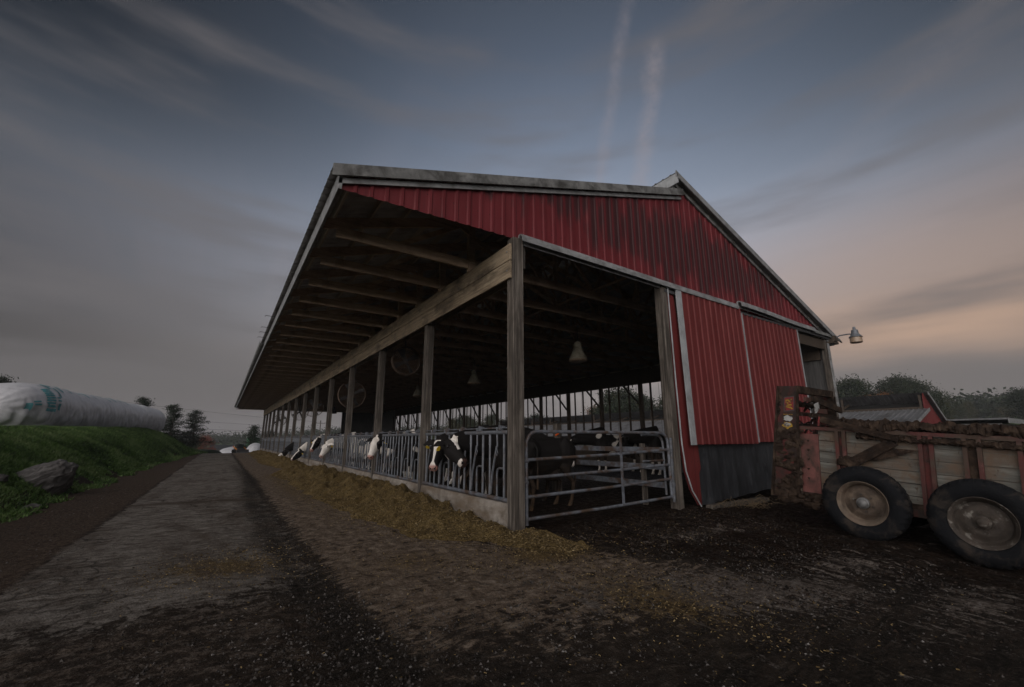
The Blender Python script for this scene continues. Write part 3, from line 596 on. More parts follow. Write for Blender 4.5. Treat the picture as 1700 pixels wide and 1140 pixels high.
# far end wall with the open drive-through, far gable
fe = MB(); fe.box((8.7, YB-.05, 0), (12.7, YB, 4.9)); bp('end_wall', fe, M['boards'])
fg = MB().prism([(-3.0, 4.76), (12.9, 4.76), (4.9, 7.6)], (0, .06, 0), (0, YB, 0)); bp('end_gable', fg, M['red'])
bp('end_wall', MB().box((12.55, 43.3, 0), (12.62, YB-.06, 4.9)), M['boards'])
bp('end_post', MB().box((8.6, YB-.12, 0), (8.695, YB+.03, 4.75)), M['postwood'])
# right side: studs, posts, knee braces, plank base, plate
RX = 12.55
sm_ = MB().box((-.02, -.045, 1.0), (.02, .045, 3.98)).mesh('side_stud', M['darkwood'])
sp_ = MB().box((-.075, -.085, 0), (.075, .085, 3.98)).mesh('side_post', M['darkwood'])
kn_ = MB().beam((0, 0, 3.02), (0, .95, 3.98), .05, .10, (1, 0, 0)).mesh('knee_brace', M['darkwood'])
for k in range(-2, 56):
    y = 7.87+.655*k
    if k % 4 == 0 and y > .5: inst(sp_, 'side_post', barn, (RX+.03, y, 0)); inst(kn_, 'knee_brace', barn, (RX-.09, y+.02, 0))
    elif y > 6.5: inst(sm_, 'side_stud', barn, (RX-.05, y, 0))
for k in (-8, -4): inst(sp_, 'side_post', barn, (RX+.03, 7.87+.655*k, 0)); inst(kn_, 'knee_brace', barn, (RX-.09, 7.87+.655*k+.02, 0))
bp('side_plate', MB().box((RX-.06, .2, 3.985), (RX+.14, 43.3, 4.72)), M['darkwood'])
bp('side_planks', MB().box((RX+.11, .3, .0), (RX+.15, 43.3, .50)).box((RX+.11, .3, .53), (RX+.15, 43.3, 1.02)), M['darkwood'])
cdm = MB()
for k in range(26): cdm.tube([(RX+.2, 6.9+k*1.31, 1.0), (RX+.2, 6.95+k*1.31, 4.0)], .008, 4)
for z in (1.28, 1.55): cdm.tube([(RX+.2, .4, z), (RX+.2, 43, z)], .006, 4)
bp('curtain_cord', cdm, M['blackmetal'])
# front: jamb, sliding doors with tracks, skirts, dark bay on the right
bp('jamb_post', MB().box((3.90, -.09, -.02), (4.085, .11, 4.79)), M['postwood'], bev=.008)
tr = MB(); tr.tube([(4.105, -.11, 4.75), (4.115, -.11, 2.6), (4.14, -.11, 1.3), (4.19, -.12, .75), (4.33, -.13, .35), (4.58, -.14, .02)], .016, 6); bp('jamb_trim', tr, M['whitetrim'], True)
rs = MB().prism([(4.13, 4.75), (4.36, 4.75), (4.78, 1.3), (4.86, .04), (4.60, .03), (4.35, .36), (4.21, .76), (4.16, 1.3)], (0, .012, 0), (0, -.05, 0)); bp('jamb_flashing', rs, M['reddoor'])
def cover(x0, z0, x1, z1, y, mat, nm, wob=0.):
    pr = [(0, 0), (0, -.15), (-.025, -.155), (-.03, -.03), (-.06, .0), (-.10, -.015), (-.125, -.07), (-.13, -.13), (-.142, -.13), (-.14, -.06), (-.115, .005), (-.06, .03), (-.02, .02)]
    m = MB(); n = 14; vs = []; L = len(pr)
    for i in range(n+1):
        f = i/n; x = x0+(x1-x0)*f; zz = z0+(z1-z0)*f+wob*math.sin(f*7)*.4
        vs += [(x, y+a, zz+b) for a, b in pr]
    fs = [(i*L+k, (i+1)*L+k, (i+1)*L+(k+1) % L, i*L+(k+1) % L) for i in range(n) for k in range(L)]
    m.add(vs, fs+[tuple(range(L)), tuple(n*L+k for k in range(L-1, -1, -1))]); return bp(nm, m, mat, True)
cover(.04, 4.92, 6.98, 4.85, -.03, M['trim'], 'door_track_cover', .01)
cover(7.06, 4.945, 11.4, 4.835, -.075, M['trim'], 'door_track_cover', .03)
fl = MB().prism([(11.3, 4.80), (12.3, 4.80), (13.3, 4.74), (13.5, 4.62), (13.35, 4.66), (12.3, 4.70), (11.3, 4.70)], (0, -.05, 0), (0, -.12, 0)); bp('door_track_cover', fl, M['trimdark'])
bp('track_rail', MB().box((4.0, -.10, 4.64), (13.1, -.06, 4.70)), M['blackmetal'])
def door(x0, x1, z0, z1, y, trims):
    d = siding(MB(), x0, x1, lambda x: z0, lambda x: z1, y=y, nz=6, h=.024, bow=lambda x, z: -.05*(1-(z-z0)/(z1-z0)))
    o = bp('sliding_door', d, M['reddoor'])
    for xa, xb in trims:
        m = MB().prism([(y-.075, z0-.01), (y-.04, z0-.01), (y+.012, z1), (y-.03, z1)], (xb-xa, 0, 0), (xa, 0, 0), (0, 1, 0), (0, 0, 1)); m.build('edge_trim', M['whitetrim'], o)
    return o
door(4.38, 7.06, 1.28, 4.76, -.13, [(4.36, 4.53)])
door(7.10, 10.32, 1.32, 4.66, -.08, [(7.04, 7.22), (10.30, 10.345)])
for x0, x1, y, a, b_ in ((4.74, 7.12, -.045, .02, .16), (7.10, 9.0, -.02, .16, .2), (8.9, 10.5, -.035, .1, .12)):
    m = MB(); nx = 14; vs = []; fs = []
    for i in range(nx+1):
        f = i/nx; x = x0+(x1-x0)*f; wv = .02*math.sin(x*7)+.012*math.sin(x*17+1)
        vs += [(x, y+wv-.035, a+(b_-a)*f+.012*math.sin(x*23)), (x, y+wv*.4, 1.36), (x, y+wv*.4+.01, 1.36), (x, y+wv-.025, a+(b_-a)*f)]
    for i in range(nx):
        for k in range(4): fs.append((i*4+k, (i+1)*4+k, (i+1)*4+(k+1) % 4, i*4+(k+1) % 4))
    m.add(vs, fs+[(0, 1, 2, 3), (nx*4+3, nx*4+2, nx*4+1, nx*4)]); bp('door_skirt', m, M['skirt'])
bp('end_bay_partition', MB().box((10.2, 1.05, 0), (12.5, 1.09, 4.6)), M['boards'])
bt = MB()
for k in range(11): bt.box((10.2+k*.21, 1.02, 0), (10.2+k*.21+.19, 1.048, 4.5))
bt.box((10.2, .98, 2.85), (12.5, 1.018, 3.0)); bt.box((10.2, .94, 4.05), (12.5, .978, 4.5)); bp('end_bay_boards', bt, M['boards'])
bp('end_bay_header', MB().box((4.1, .02, 4.30), (12.6, .07, 4.62)), M['darkwood'])
bp('corner_post', MB().box((12.48, -.02, 0), (12.62, .12, 4.72)), M['postwood'])
bp('corner_trim', MB().box((12.60, -.06, 0), (12.68, .0, 4.70)), M['trim'])
bp('right_wall', MB().box((12.59, .13, 0), (12.63, 6.1, 4.70)), M['boards'])
fl2 = MB()
for x, z0, z1 in ((12.72, 4.50, 4.75), ): fl2.box((x-.12, -.2, z0), (x+.32, .3, z0+.07)).box((x-.06, -.24, z0+.07), (x+.22, .1, z1))
bp('eave_block', fl2.jitter(.02), M['darkwood'])

# ------------------------------------------------------------------ feed barrier: one headlock panel per bay
def headlock():
    t = thing('headlock_panel', 'x', 'feed barrier')
    L = BAY-.2
    MB().tube([(0, .03, 1.51), (0, L, 1.51)], .034, 10).build('top_rail', M['galv'], t, True)
    MB().tube([(-.02, -.0, .445), (-.02, L+.03, .445)], .036, 10).build('bottom_rail', M['galvdirty'], t, True)
    m = MB().tube([(.0, .03, 1.585), (0, L, 1.585)], .011, 6)
    for k in range(5): m.box((-.03, .30+k*.70, 1.545), (.03, .36+k*.70, 1.62)); m.beam((0, .2+k*.7, 1.6), (.02, .42+k*.7, 1.63), .02, .012)
    m.build('lock_bar', M['galvdirty'], t)
    va = MB().tube([(0, 0, .45), (0, 0, 1.51)], .021, 8).mesh('stanchion', M['galv'], True)
    vb = MB().tube([(0, 0, .45), (0, 0, 1.30)], .019, 8).tube([(0, 0, 1.30), (0, 0, 1.51)], .024, 8).mesh('stanchion', M['galv'], True)
    bent = MB().tube([(0, .02, .45), (0, .02, .86), (0, .0, .905), (0, -.05, .925), (0, -.19, .925)], .018, 8).mesh('guide_loop', M['galv'], True)
    lev = MB().tube([(0, .10, 1.60), (0, .085, 1.28)], .016, 8).tube([(-.01, .085, 1.28), (-.01, .235, .82), (-.01, .28, .50)], .019, 8)
    lev.tube([(-.03, .085, 1.27), (-.03, .02, 1.17), (-.03, .05, 1.12), (-.03, .11, 1.20)], .007, 5)
    lev = lev.mesh('lock_lever', M['galv'], True)
    for k in range(5):
        y = .22+k*.70
        inst(va, 'stanchion', t, (0, y, 0)); inst(vb, 'stanchion', t, (0, y+.46, 0))
        inst(bent, 'guide_loop', t, (0, y+.20, 0)); inst(lev, 'lock_lever', t, (0, y+.13, 0))
    return t
hl = headlock()
ordn = ['nearest', 'second', 'third', 'fourth', 'fifth', 'sixth', 'seventh', 'eighth', 'ninth', 'tenth', 'eleventh', 'twelfth', 'thirteenth', 'farthest']
lab = ['galvanised headlock panel beside the corner post, nearest of the row', 'galvanised headlock panel just past the two black faced cows', 'galvanised headlock panel around the white faced cow with the yellow tag']
for k in range(14):
    o = hl if k == 0 else copy_tree(hl)
    o.location = (-.01, k*BAY+.11, 0)
    tag(o, lab[k] if k < 3 else '%s headlock panel of the feed barrier counted from the corner post' % ordn[k], 'feed barrier', 'headlock panels along the feed curb')

# ------------------------------------------------------------------ gate and alley rails
gt = thing('metal_gate', 'rusty galvanised tube gate closing the barn end beside the corner post', 'gate', (.2, 0, 0))
GL = 3.62
fr = MB(); c = []
for k in range(7): a = math.pi/2*k/6; c.append((.22-.22*math.cos(a), 0, 1.30+.22*math.sin(a)))
fr.tube([(0, 0, .08)]+c+[(GL-.22+.22*math.sin(math.pi/2*k/6), 0, 1.30+.22*math.cos(math.pi/2*k/6)) for k in range(7)]+[(GL, 0, .22)], .03, 10)
fr.build('frame', M['galvdirty'], gt, True)
for z0, z1 in ((1.07, 1.18), (.79, .88), (.50, .60), (.17, .25)):
    MB().tube([(.02, 0, z0), (GL*.5, .0, (z0+z1)/2-.012), (GL-.02, 0, z1)], .027, 10).build('rail', M['galvdirty'], gt, True)
MB().box((GL*.60-.03, -.035, .20), (GL*.60+.03, -.024, 1.50)).build('brace', M['galvdirty'], gt)
h = MB(); h.tube([(-.07, 0, 1.05), (.03, 0, 1.05)], .035, 8).tube([(-.07, 0, .72), (.03, 0, .72)], .03, 8).tube([(-.05, .02, .2), (-.05, .02, 1.25)], .02, 8); h.build('hinge', M['galvdirty'], gt, True)
h = MB().tube([(GL+.03, -.03, .15), (GL+.06, -.03, 1.42)], .03, 8).box((GL-.02, -.05, 1.12), (GL+.10, .02, 1.2)).box((GL-.02, -.05, .45), (GL+.1, .02, .52)); h.build('latch', M['galv'], gt, True)
g2 = thing('inner_gate', 'second tube gate with a rounded corner swung back behind the jamb post', 'gate', (3.16, .12, -.02))
MB().tube([(0, 0, 1.5), (.45, 0, 1.5)]+[(.45+.2*math.sin(math.pi/2*k/6), 0, 1.3+.2*math.cos(math.pi/2*k/6)) for k in range(7)]+[(.65, 0, .3)], .024, 8).build('frame', M['galv'], g2, True)
MB().tube([(0, 0, .98), (.64, 0, .98)], .022, 8).build('rails', M['galvdirty'], g2, True)
af = thing('alley_fence', 'timber rails on a square post running back inside the barn behind the gate', 'fence', (3.9, 0, 0))
MB().box((-.07, 3.62, 0), (.07, 3.76, 1.82)).build('post', M['postwood'], af)
MB().box((-.02, 3.86, 0), (.05, 3.94, 1.45)).build('post', M['postwood'], af)
for z in (1.17, .82, .46): MB().box((-.085, .15, z-.055), (-.04, 3.7, z+.055)).build('rail', M['galvdirty'], af)
for y in (.7, ): MB().box((-.038, y, 0), (.04, y+.09, 1.3)).build('post', M['postwood'], af)
cat_ = MB().tube([(-.09, 3.58, 1.6), (-.1, 3.5, 1.55), (-.1, 3.63, 1.50)], .025, 6); rag_ = tag(cat_.build('red_rag', M['orange'], None, True), 'small red rag tied to the inner fence post', 'rag'); rag_.location = (3.9, 0, 0)

# ------------------------------------------------------------------ feed heap (nobody could count it)
def feed_material():
    m, t, b = new_mat('silage_feed')
    tc = N(t, 'ShaderNodeTexCoord'); v = tc.outputs['Object']
    f1 = noise_n(t, v, 30., 8., .85); f2 = noise_n(t, v, 4., 7., .7)
    vo = N(t, 'ShaderNodeTexVoronoi', i_Scale=55.); LK(t, v, vo.inputs['Vector'])
    c = ramp(t, mth(t, 'ADD', mth(t, 'MULTIPLY', f1, .6), mth(t, 'MULTIPLY', f2, .4)), [(.36, (.040, .025, .010)), (.5, (.185, .125, .048)), (.62, (.38, .27, .115))]).outputs[0]
    LK(t, c, b.inputs['Base Color']); b.inputs['Roughness'].default_value = .9; b.inputs['Specular IOR Level'].default_value = .15
    bn = N(t, 'ShaderNodeBump', i_Strength=1.0, i_Distance=.08); LK(t, mth(t, 'ADD', f1, vo.outputs['Distance']), bn.inputs['Height']); LK(t, bn.outputs[0], b.inputs['Normal'])
    return m
M['feed'] = feed_material()
def feed_h(x, y):
    outer = np.interp(y, [-1.4, -.8, 0, .6, 1.5, 3, 5, 11, 14, 16.5, 17.6, 19, 24, 30, 48, 51], [-.3, -.75, -1.15, -1.45, -1.68, -1.85, -1.95, -2.0, -2.1, -2.0, -1.2, -1.5, -1.85, -1.8, -1.5, -.6])
    hmax = np.interp(y, [-1.5, -1.1, -.4, .3, .9, 1.6, 2.6, 5, 9, 13, 16, 17.6, 19.5, 25, 48, 51.5], [0, .035, .07, .13, .21, .29, .34, .36, .34, .36, .26, .03, .25, .34, .28, 0])
    outer = outer+(fbm(y*1.5, x*.6, 51)-.5)*.7
    s = np.clip((x-outer)/np.maximum(-.12-outer, .05), 0, 1.6)
    prof = ss(0, .62, s)*(1-.42*ss(.62, 1.0, s))
    lump = (fbm(x*3.8, y*3.4, 61, 5)-.5)*.46*(.3+prof)*ss(.0, .3, s)
    ridge = np.abs(vnoise(x*2.0+3, y*1.6, 71)-.5)*-.22*prof
    return hmax*prof+(lump+ridge)*np.minimum(hmax*3.2, 1)
def build_feed():
    xs = np.arange(-2.75, .32, .04); ys = np.concatenate([np.arange(-2.0, 10, .045), np.arange(10, 52, .1)])
    X, Y = np.meshgrid(xs, ys, indexing='ij')
    H = feed_h(X, Y); H = H+((vnoise(X*22, Y*22, 77)-.5)*.045+(vnoise(X*10, Y*10, 78)-.5)*.05)*(H > .02)
    H = np.where((X > -.115) & (Y > .08), np.minimum(H, .0)-.12, H)
    Z = ground_z(X, Y)+np.where(H > .006, H, -.10)
    ny = len(ys); i = np.arange(len(xs)-1)[:, None]*ny+np.arange(ny-1)[None, :]; F = np.stack([i, i+ny, i+ny+1, i+1], -1).reshape(-1, 4)
    V = np.stack([X, Y, Z], -1).reshape(-1, 3); keep = (Hk := (np.where(H > .006, 1, 0).reshape(-1)))[F].max(1) > 0
    F = F[keep]; used = np.unique(F); mp = -np.ones(len(V), int); mp[used] = np.arange(len(used))
    me = np_mesh('feed_heap', V[used], mp[F], M['feed'], True)
    o = bpy.data.objects.new('feed_heap', me); COL.objects.link(o)
    tag(o, 'long heap of chopped brown silage feed along the concrete curb', 'feed', None, 'stuff')
build_feed()
def flakes(name, pts, size, mat, label, cat, nrm=.6):
    P = np.asarray(pts); n = len(P); a = nrng.normal(size=(n, 3)); a[:, 2] *= (1-nrm); a /= np.linalg.norm(a, axis=1)[:, None]
    b_ = np.cross(a, nrng.normal(size=(n, 3))); b_ /= np.linalg.norm(b_, axis=1)[:, None]
    s = np.asarray(size)*(.5+nrng.random(n)); L = s[:, None]*a; W = (s*(.22+.3*nrng.random(n)))[:, None]*b_
    V = np.stack([P-L-W, P+L-W*.8, P+L*.9+W, P-L*.8+W*.9], 1).reshape(-1, 3); F = np.arange(4*n).reshape(-1, 4)
    o = bpy.data.objects.new(name, np_mesh(name, V, F, mat)); COL.objects.link(o); return tag(o, label, cat, None, 'stuff')
def speck_mat(name, cols):
    m, t, b = new_mat(name); g = N(t, 'ShaderNodeNewGeometry')
    LK(t, ramp(t, g.outputs['Random Per Island'], cols).outputs[0], b.inputs['Base Color']); b.inputs['Roughness'].default_value = .8; b.inputs['Specular IOR Level'].default_value = .2; return m
M['flake'] = speck_mat('feed_flakes', [(0, (.030, .019, .008)), (.45, (.100, .068, .029)), (.85, (.19, .135, .062)), (.97, (.26, .19, .095)), (1., (.36, .28, .16))])
M['pebble'] = speck_mat('gravel_bits', [(0, (.012, .010, .009)), (.6, (.045, .039, .035)), (.95, (.09, .08, .074)), (1., (.19, .178, .168))])
M['clod'] = speck_mat('manure_clods', [(0, (.004, .0025, .0016)), (.7, (.013, .008, .0055)), (1., (.03, .019, .013))])
def surf(x, y): return np.maximum(ground_z(x, y), ground_z(x, y)+feed_h(x, y)*((x < -.115) | (y < .05)))
n = 60000; y = -1.9+nrng.random(n)**1.6*16; x = -2.4+2.6*nrng.random(n); h = feed_h(x, y); k = (h > .01) & (x < -.13) | ((h > .004) & (y < 0)); x, y = x[k], y[k]
P1 = np.stack([x, y, surf(x, y)+.006+.012*nrng.random(len(x))], 1)
def gauss(n, cx, cy, sx_, sy_): return np.stack([cx+sx_*nrng.normal(size=n), cy+sy_*nrng.normal(size=n)], 1)
P2 = np.concatenate([gauss(2200, -.35, -1.3, .5, .35), gauss(2600, -.5, -3.0, .4, .7), gauss(2600, -3.75, .35, .5, .5), np.stack([np.interp((yy_ := -1.2+nrng.random(5000)*16), [-1.4, -.8, 0, .6, 1.5, 3, 5, 11, 14, 16.5], [-.3, -.75, -1.15, -1.45, -1.68, -1.85, -1.95, -2.0, -2.1, -2.0])-np.abs(nrng.normal(size=5000))*.28+.12, yy_], 1), gauss(900, -1.9, -.8, .6, .5), gauss(900, -2.1, 6, .3, 5), gauss(1500, -.3, -2.5, 1.3, 1.2), gauss(350, -3., -2.5, .9, .9), gauss(1200, 1.6, -1.0, 1.3, .7)])
P2 = P2[(P2[:, 0] < -.2) | (P2[:, 1] < -.25)]
P2 = np.concatenate([P2, (ground_z(P2[:, 0], P2[:, 1])+.004+.012*nrng.random(len(P2)))[:, None]], 1)
flakes('feed_crumbs', np.concatenate([P1, P2]), np.concatenate([np.full(len(P1), .0115), np.full(len(P2), .0075)]), M['flake'], 'scattered straw coloured chips of feed on the heap and yard', 'feed crumbs')
def stones(name, pts, size, mat, label, cat):
    P = np.asarray(pts); n = len(P); base = np.array([(1, 0, 0), (-.5, .87, 0), (-.5, -.87, 0), (.1, .05, .9)]); V = base[None]*(size*(.4+nrng.random(n)**2*1.6))[:, None, None]*(.6+.8*nrng.random((n, 4, 1)))
    th = nrng.random(n)*6.28; c, s = np.cos(th)[:, None], np.sin(th)[:, None]; V = np.stack([V[..., 0]*c-V[..., 1]*s, V[..., 0]*s+V[..., 1]*c, V[..., 2]], -1)+P[:, None]
    F = (np.array([(0, 1, 3), (1, 2, 3), (2, 0, 3)])[None]+4*np.arange(n)[:, None, None]).reshape(-1, 3)
    o = bpy.data.objects.new(name, np_mesh(name, V.reshape(-1, 3), F, mat)); COL.objects.link(o); return tag(o, label, cat, None, 'stuff')
G1 = np.concatenate([gauss(5000, -2.2, -2.8, 1.0, 1.0), gauss(2500, -3.9, -2.6, .7, .9), gauss(5200, .9, -3.3, 1.2, .9), gauss(1500, -3.0, 1.5, .25, 3.), gauss(1000, 2.5, -1.2, 1.5, .8), gauss(2600, -6.3, 6., .5, 4.)]); G1 = G1[(G1[:, 1] < -.3) | (G1[:, 0] < -1.9)]
stones('loose_gravel', np.concatenate([G1, (ground_z(G1[:, 0], G1[:, 1])-.002)[:, None]], 1), .0075, M['pebble'], 'loose grit and small stones over the front yard', 'gravel')
G2 = np.concatenate([gauss(5000, 1.2, -1.0, 1.4, .6), gauss(4500, 1.0, -3.0, 1.5, 1.3), gauss(2600, 4.5, -1.2, 1.2, .7)]); G2 = G2[(G2[:, 1] < .6) & (G2[:, 0] > -.9-.0*G2[:, 1])]
stones('manure_clods', np.concatenate([G2, (ground_z(G2[:, 0], G2[:, 1])-.004)[:, None]], 1), .011, M['clod'], 'dark clods of trampled manure in front of the gate', 'manure')

# ------------------------------------------------------------------ cows
def cow_material():
    m, t, b = new_mat('cow_coat')
    a = N(t, 'ShaderNodeAttribute', attribute_name='white'); p = N(t, 'ShaderNodeAttribute', attribute_name='pink'); d = N(t, 'ShaderNodeAttribute', attribute_name='dirt')
    tc = N(t, 'ShaderNodeTexCoord'); nz = noise_n(t, tc.outputs['Object'], 40., 5., .7); n2 = noise_n(t, tc.outputs['Object'], 6., 5., .65)
    wk = ramp(t, mth(t, 'ADD', a.outputs['Fac'], mth(t, 'MULTIPLY', mth(t, 'SUBTRACT', nz, .5), .35)), [(.42, 0.), (.58, 1.)]).outputs[0]
    wc = mixc(t, ramp(t, n2, [(.4, 0.), (.75, .6)]).outputs[0], (.66, .62, .57), (.38, .32, .25))
    c = mixc(t, wk, mixc(t, nz, (.006, .0055, .0055), (.016, .014, .013)), wc)
    c = mixc(t, p.outputs['Fac'], c, (.34, .17, .14))
    c = mixc(t, mth(t, 'MULTIPLY', d.outputs['Fac'], ramp(t, n2, [(.35, 0.), (.6, 1.)]).outputs[0]), c, (.10, .062, .036))
    LK(t, c, b.inputs['Base Color']); b.inputs['Roughness'].default_value = .75; b.inputs['Specular IOR Level'].default_value = .1
    bn = N(t, 'ShaderNodeBump', i_Strength=.25, i_Distance=.01); LK(t, noise_n(t, tc.outputs['Object'], 60., 4., .7, (1, 1, .4)), bn.inputs['Height']); LK(t, bn.outputs[0], b.inputs['Normal'])
    return m
M['cow'] = cow_material()
def loft(mb, secs, n=18):
    """secs: (centre, right-vector*halfwidth, up-vector*halfheight)"""
    vs = []
    for c, a, b_ in secs: vs += [Vector(c)+Vector(a)*math.cos(2*math.pi*k/n)+Vector(b_)*math.sin(2*math.pi*k/n) for k in range(n)]
    fs = [(i*n+k, i*n+(k+1) % n, (i+1)*n+(k+1) % n, (i+1)*n+k) for i in range(len(secs)-1) for k in range(n)]
    fs += [tuple(range(n-1, -1, -1)), tuple((len(secs)-1)*n+k for k in range(n))]; mb.add(vs, fs)
def curve_pts(p0, p1, p2, p3, n):
    out = []
    for i in range(n+1):
        t = i/n; out.append(p0*(1-t)**3+p1*3*t*(1-t)**2+p2*3*t*t*(1-t)+p3*t**3)
    return out
def make_cow(label, base, heading, poll, muz, roll_=0., white=None, body_white=.5, seed=0, tags=(), pinknose=.9, dirt=0., legs_white=True, sc_=1., shoulder=None, group='dairy cows in the barn', lower=0., ear_white=False):
    """base: ground point under the front feet; heading: unit xy vector the cow faces; poll, muz: world positions of head ends"""
    t = thing('cow', label, 'cow', base, 0, group)
    B = Vector(base); Fd = Vector((heading[0], heading[1], 0)).normalized(); S = Vector((Fd.y, -Fd.x, 0)); U = Vector((0, 0, 1))
    L = lambda f, s, u: (Fd*f+S*s+U*u)*sc_
    Pl = Vector(poll)-B; Mz = Vector(muz)-B
    m = MB()
    # trunk from rump to brisket
    secs = []
    for f, u, hw, hh in ((-1.78, 1.18, .06, .10), (-1.72, 1.17, .18, .20), (-1.55, 1.14, .25, .29), (-1.3, 1.08, .29, .34), (-1.0, 1.02, .34, .39), (-.65, 1.0, .36, .41), (-.3, 1.02, .32, .39), (-.02, 1.06, .26, .36), (.18, 1.08, .20, .30), (.32, 1.08, .12, .2)):
        secs.append((L(f, 0, u), S*hw*sc_, U*hh*sc_))
    loft(m, secs)
    # hip and shoulder mass
    for s in (-1, 1):
        m.ball(L(-1.45, .19*s, 1.12), (.22*sc_, .15*sc_, .3*sc_)); m.ball(L(.02, .17*s, 1.02), (.22*sc_, .14*sc_, .3*sc_))
        m.ball(L(-1.42, .22*s, 1.36), .085*sc_)
        # fore leg
        fx = .03+(.06 if s > 0 else -.04)
        loft(m, [(L(fx+.02, .17*s, .86), Fd*.12, S*.10), (L(fx+.0, .16*s, .68), Fd*.085, S*.075), (L(fx+.03, .15*s, .46), Fd*.056, S*.055), (L(fx+.02, .15*s, .38), Fd*.05, S*.048), (L(fx+.0, .15*s, .18), Fd*.036, S*.036), (L(fx+.02, .15*s, .10), Fd*.047, S*.045), (L(fx+.05, .15*s, .0), Fd*.065, S*.055)], 10)
        # hind leg: knee forward, hock back
        hx = -1.5+(.07 if s > 0 else -.06)
        loft(m, [(L(hx+.05, .19*s, .98), Fd*.19, S*.11), (L(hx+.13, .19*s, .78), Fd*.14, S*.085), (L(hx+.03, .18*s, .60), Fd*.085, S*.06), (L(hx-.10, .17*s, .48), Fd*.060, S*.05), (L(hx-.09, .17*s, .38), Fd*.048, S*.045), (L(hx-.05, .17*s, .16), Fd*.038, S*.038), (L(hx-.02, .17*s, .09), Fd*.05, S*.046), (L(hx+.02, .17*s, .0), Fd*.065, S*.055)], 10)
    m.ball(L(-1.2, 0, .66), (.22*sc_, .2*sc_, .16*sc_))
    m.tube([L(-1.76, 0, 1.32), L(-1.86, 0, 1.2), L(-1.86, 0, .8), L(-1.85, 0, .45)], [.035, .03, .018, .03], 7)
    # neck
    hd = (Mz-Pl).normalized(); sc_0 = sc_; sc_ = sc_*1.2; Hl = .60*sc_0
    A0 = L(-.05, 0, 1.15); A1 = L(.28, 0, 1.14)
    back = Pl-hd*.02
    ctrl = back-(hd*-.15)-Vector((0, 0, -.05)); toward = (A1-back).normalized()
    pts = curve_pts(A0, A1, back+toward*.28+U*.02, back+hd*.07+toward*.03, 8)
    ns = []
    for i, p in enumerate(pts):
        d = (pts[min(i+1, 8)]-pts[max(0, i-1)]).normalized(); sd = d.cross(U); sd = S if sd.length < .1 else sd.normalized(); uu = sd.cross(d); f = i/8
        ns.append((p-uu*.04*(1-f)*sc_, sd*(.185-.095*f)*sc_, uu*(.33-.20*f)*sc_))
    loft(m, ns)
    # head
    sd = hd.cross(U); sd = S if sd.length < .15 else sd.normalized(); uu = sd.cross(hd)
    if uu.z < 0: uu = -uu; sd = -sd
    if roll_: q = Matrix.Rotation(roll_, 3, hd); sd, uu = q @ sd, q @ uu
    hp = lambda f, a, b_: Pl+hd*(f*Hl/.5)+sd*a*sc_+uu*b_*sc_
    loft(m, [(hp(f, 0, b_), sd*hw*sc_, uu*hh*sc_) for f, b_, hw, hh in ((-.045, -.05, .05, .06), (-.02, -.06, .095, .10), (.06, -.075, .115, .135), (.14, -.085, .122, .145), (.22, -.085, .105, .135), (.30, -.08, .085, .112), (.38, -.075, .073, .092), (.44, -.075, .080, .085), (.485, -.08, .082, .074), (.51, -.085, .06, .055))], 16)
    m.ball(hp(.15, 0, -.17), (.07*sc_, .07*sc_, .07*sc_))
    for s in (-1, 1): m.ball(hp(.125, .105*s, -.012), .034*sc_)
    for s in (-1, 1):
        e0 = hp(.015, .085*s, -.02); e1 = hp(-.0, .20*s, -.035); e2 = hp(.03, .305*s, -.075)
        loft(m, [(e0, hd*.03*sc_, uu*.022*sc_), (e0*.5+e1*.5, hd*.062*sc_, uu*.020*sc_), (e1, hd*.068*sc_, uu*.018*sc_), (e1*.5+e2*.5, hd*.05*sc_, uu*.016*sc_), (e2, hd*.012*sc_, uu*.010*sc_)], 8)
    me = m.mesh('cow_raw', None)
    o = bpy.data.objects.new('body', me); COL.objects.link(o)
    r_ = o.modifiers.new('r', 'REMESH'); r_.mode = 'VOXEL'; r_.voxel_size = .0155; r_.use_smooth_shade = True
    s_ = o.modifiers.new('s', 'SMOOTH'); s_.factor = .5; s_.iterations = 3
    dg = bpy.context.evaluated_depsgraph_get(); me2 = bpy.data.meshes.new_from_object(o.evaluated_get(dg)); o.modifiers.clear(); o.data = me2; bpy.data.meshes.remove(me); me2.name = 'cow_body'
    me2.materials.clear(); me2.materials.append(M['cow']); o.parent = t
    n = len(me2.vertices); co = np.empty(n*3, np.float32); me2.vertices.foreach_get('co', co); co = co.reshape(-1, 3)
    wv = np.zeros(n, np.float32); pv = np.zeros(n, np.float32); dv = np.zeros(n, np.float32)
    for i in range(n):
        c = Vector(co[i]); q = c-Pl; f = q.dot(hd)/Hl*.5; a = q.dot(sd)/sc_; b_ = q.dot(uu)/sc_
        on_head = -.06 < f < .56 and abs(a) < .14 and -.26 < b_ < .12
        ear = -.07 < f < .13 and abs(a) > .125 and abs(a) < .36 and abs(b_) < .14
        if ear: wv[i] = 1. if ear_white else 0.
        elif on_head:
            wv[i] = white(f, a, b_) if white else 0.
            if f > .45: pv[i] = pinknose*max(0, min(1, (f-.45)/.03))
            for s in (-1, 1):
                if f > .47 and (abs(a-.04*s) < .017 and abs(b_+.05) < .02): pv[i] = 0; wv[i] = 0
        else:
            z = c.z; k = mnoise.noise(c*1.5+Vector((seed*7.1, seed*3.3, 0)))*.9+.5*mnoise.noise(c*3.1+Vector((seed, 5, 2)))
            wv[i] = max(0, min(1, .5+(k-.42+body_white*.85)*2.6))
            if legs_white and z < .5: wv[i] = max(wv[i], min(1, (.55-z)*5))
            dv[i] = min(1, max(0, dirt*(1.1-z)*1.6))
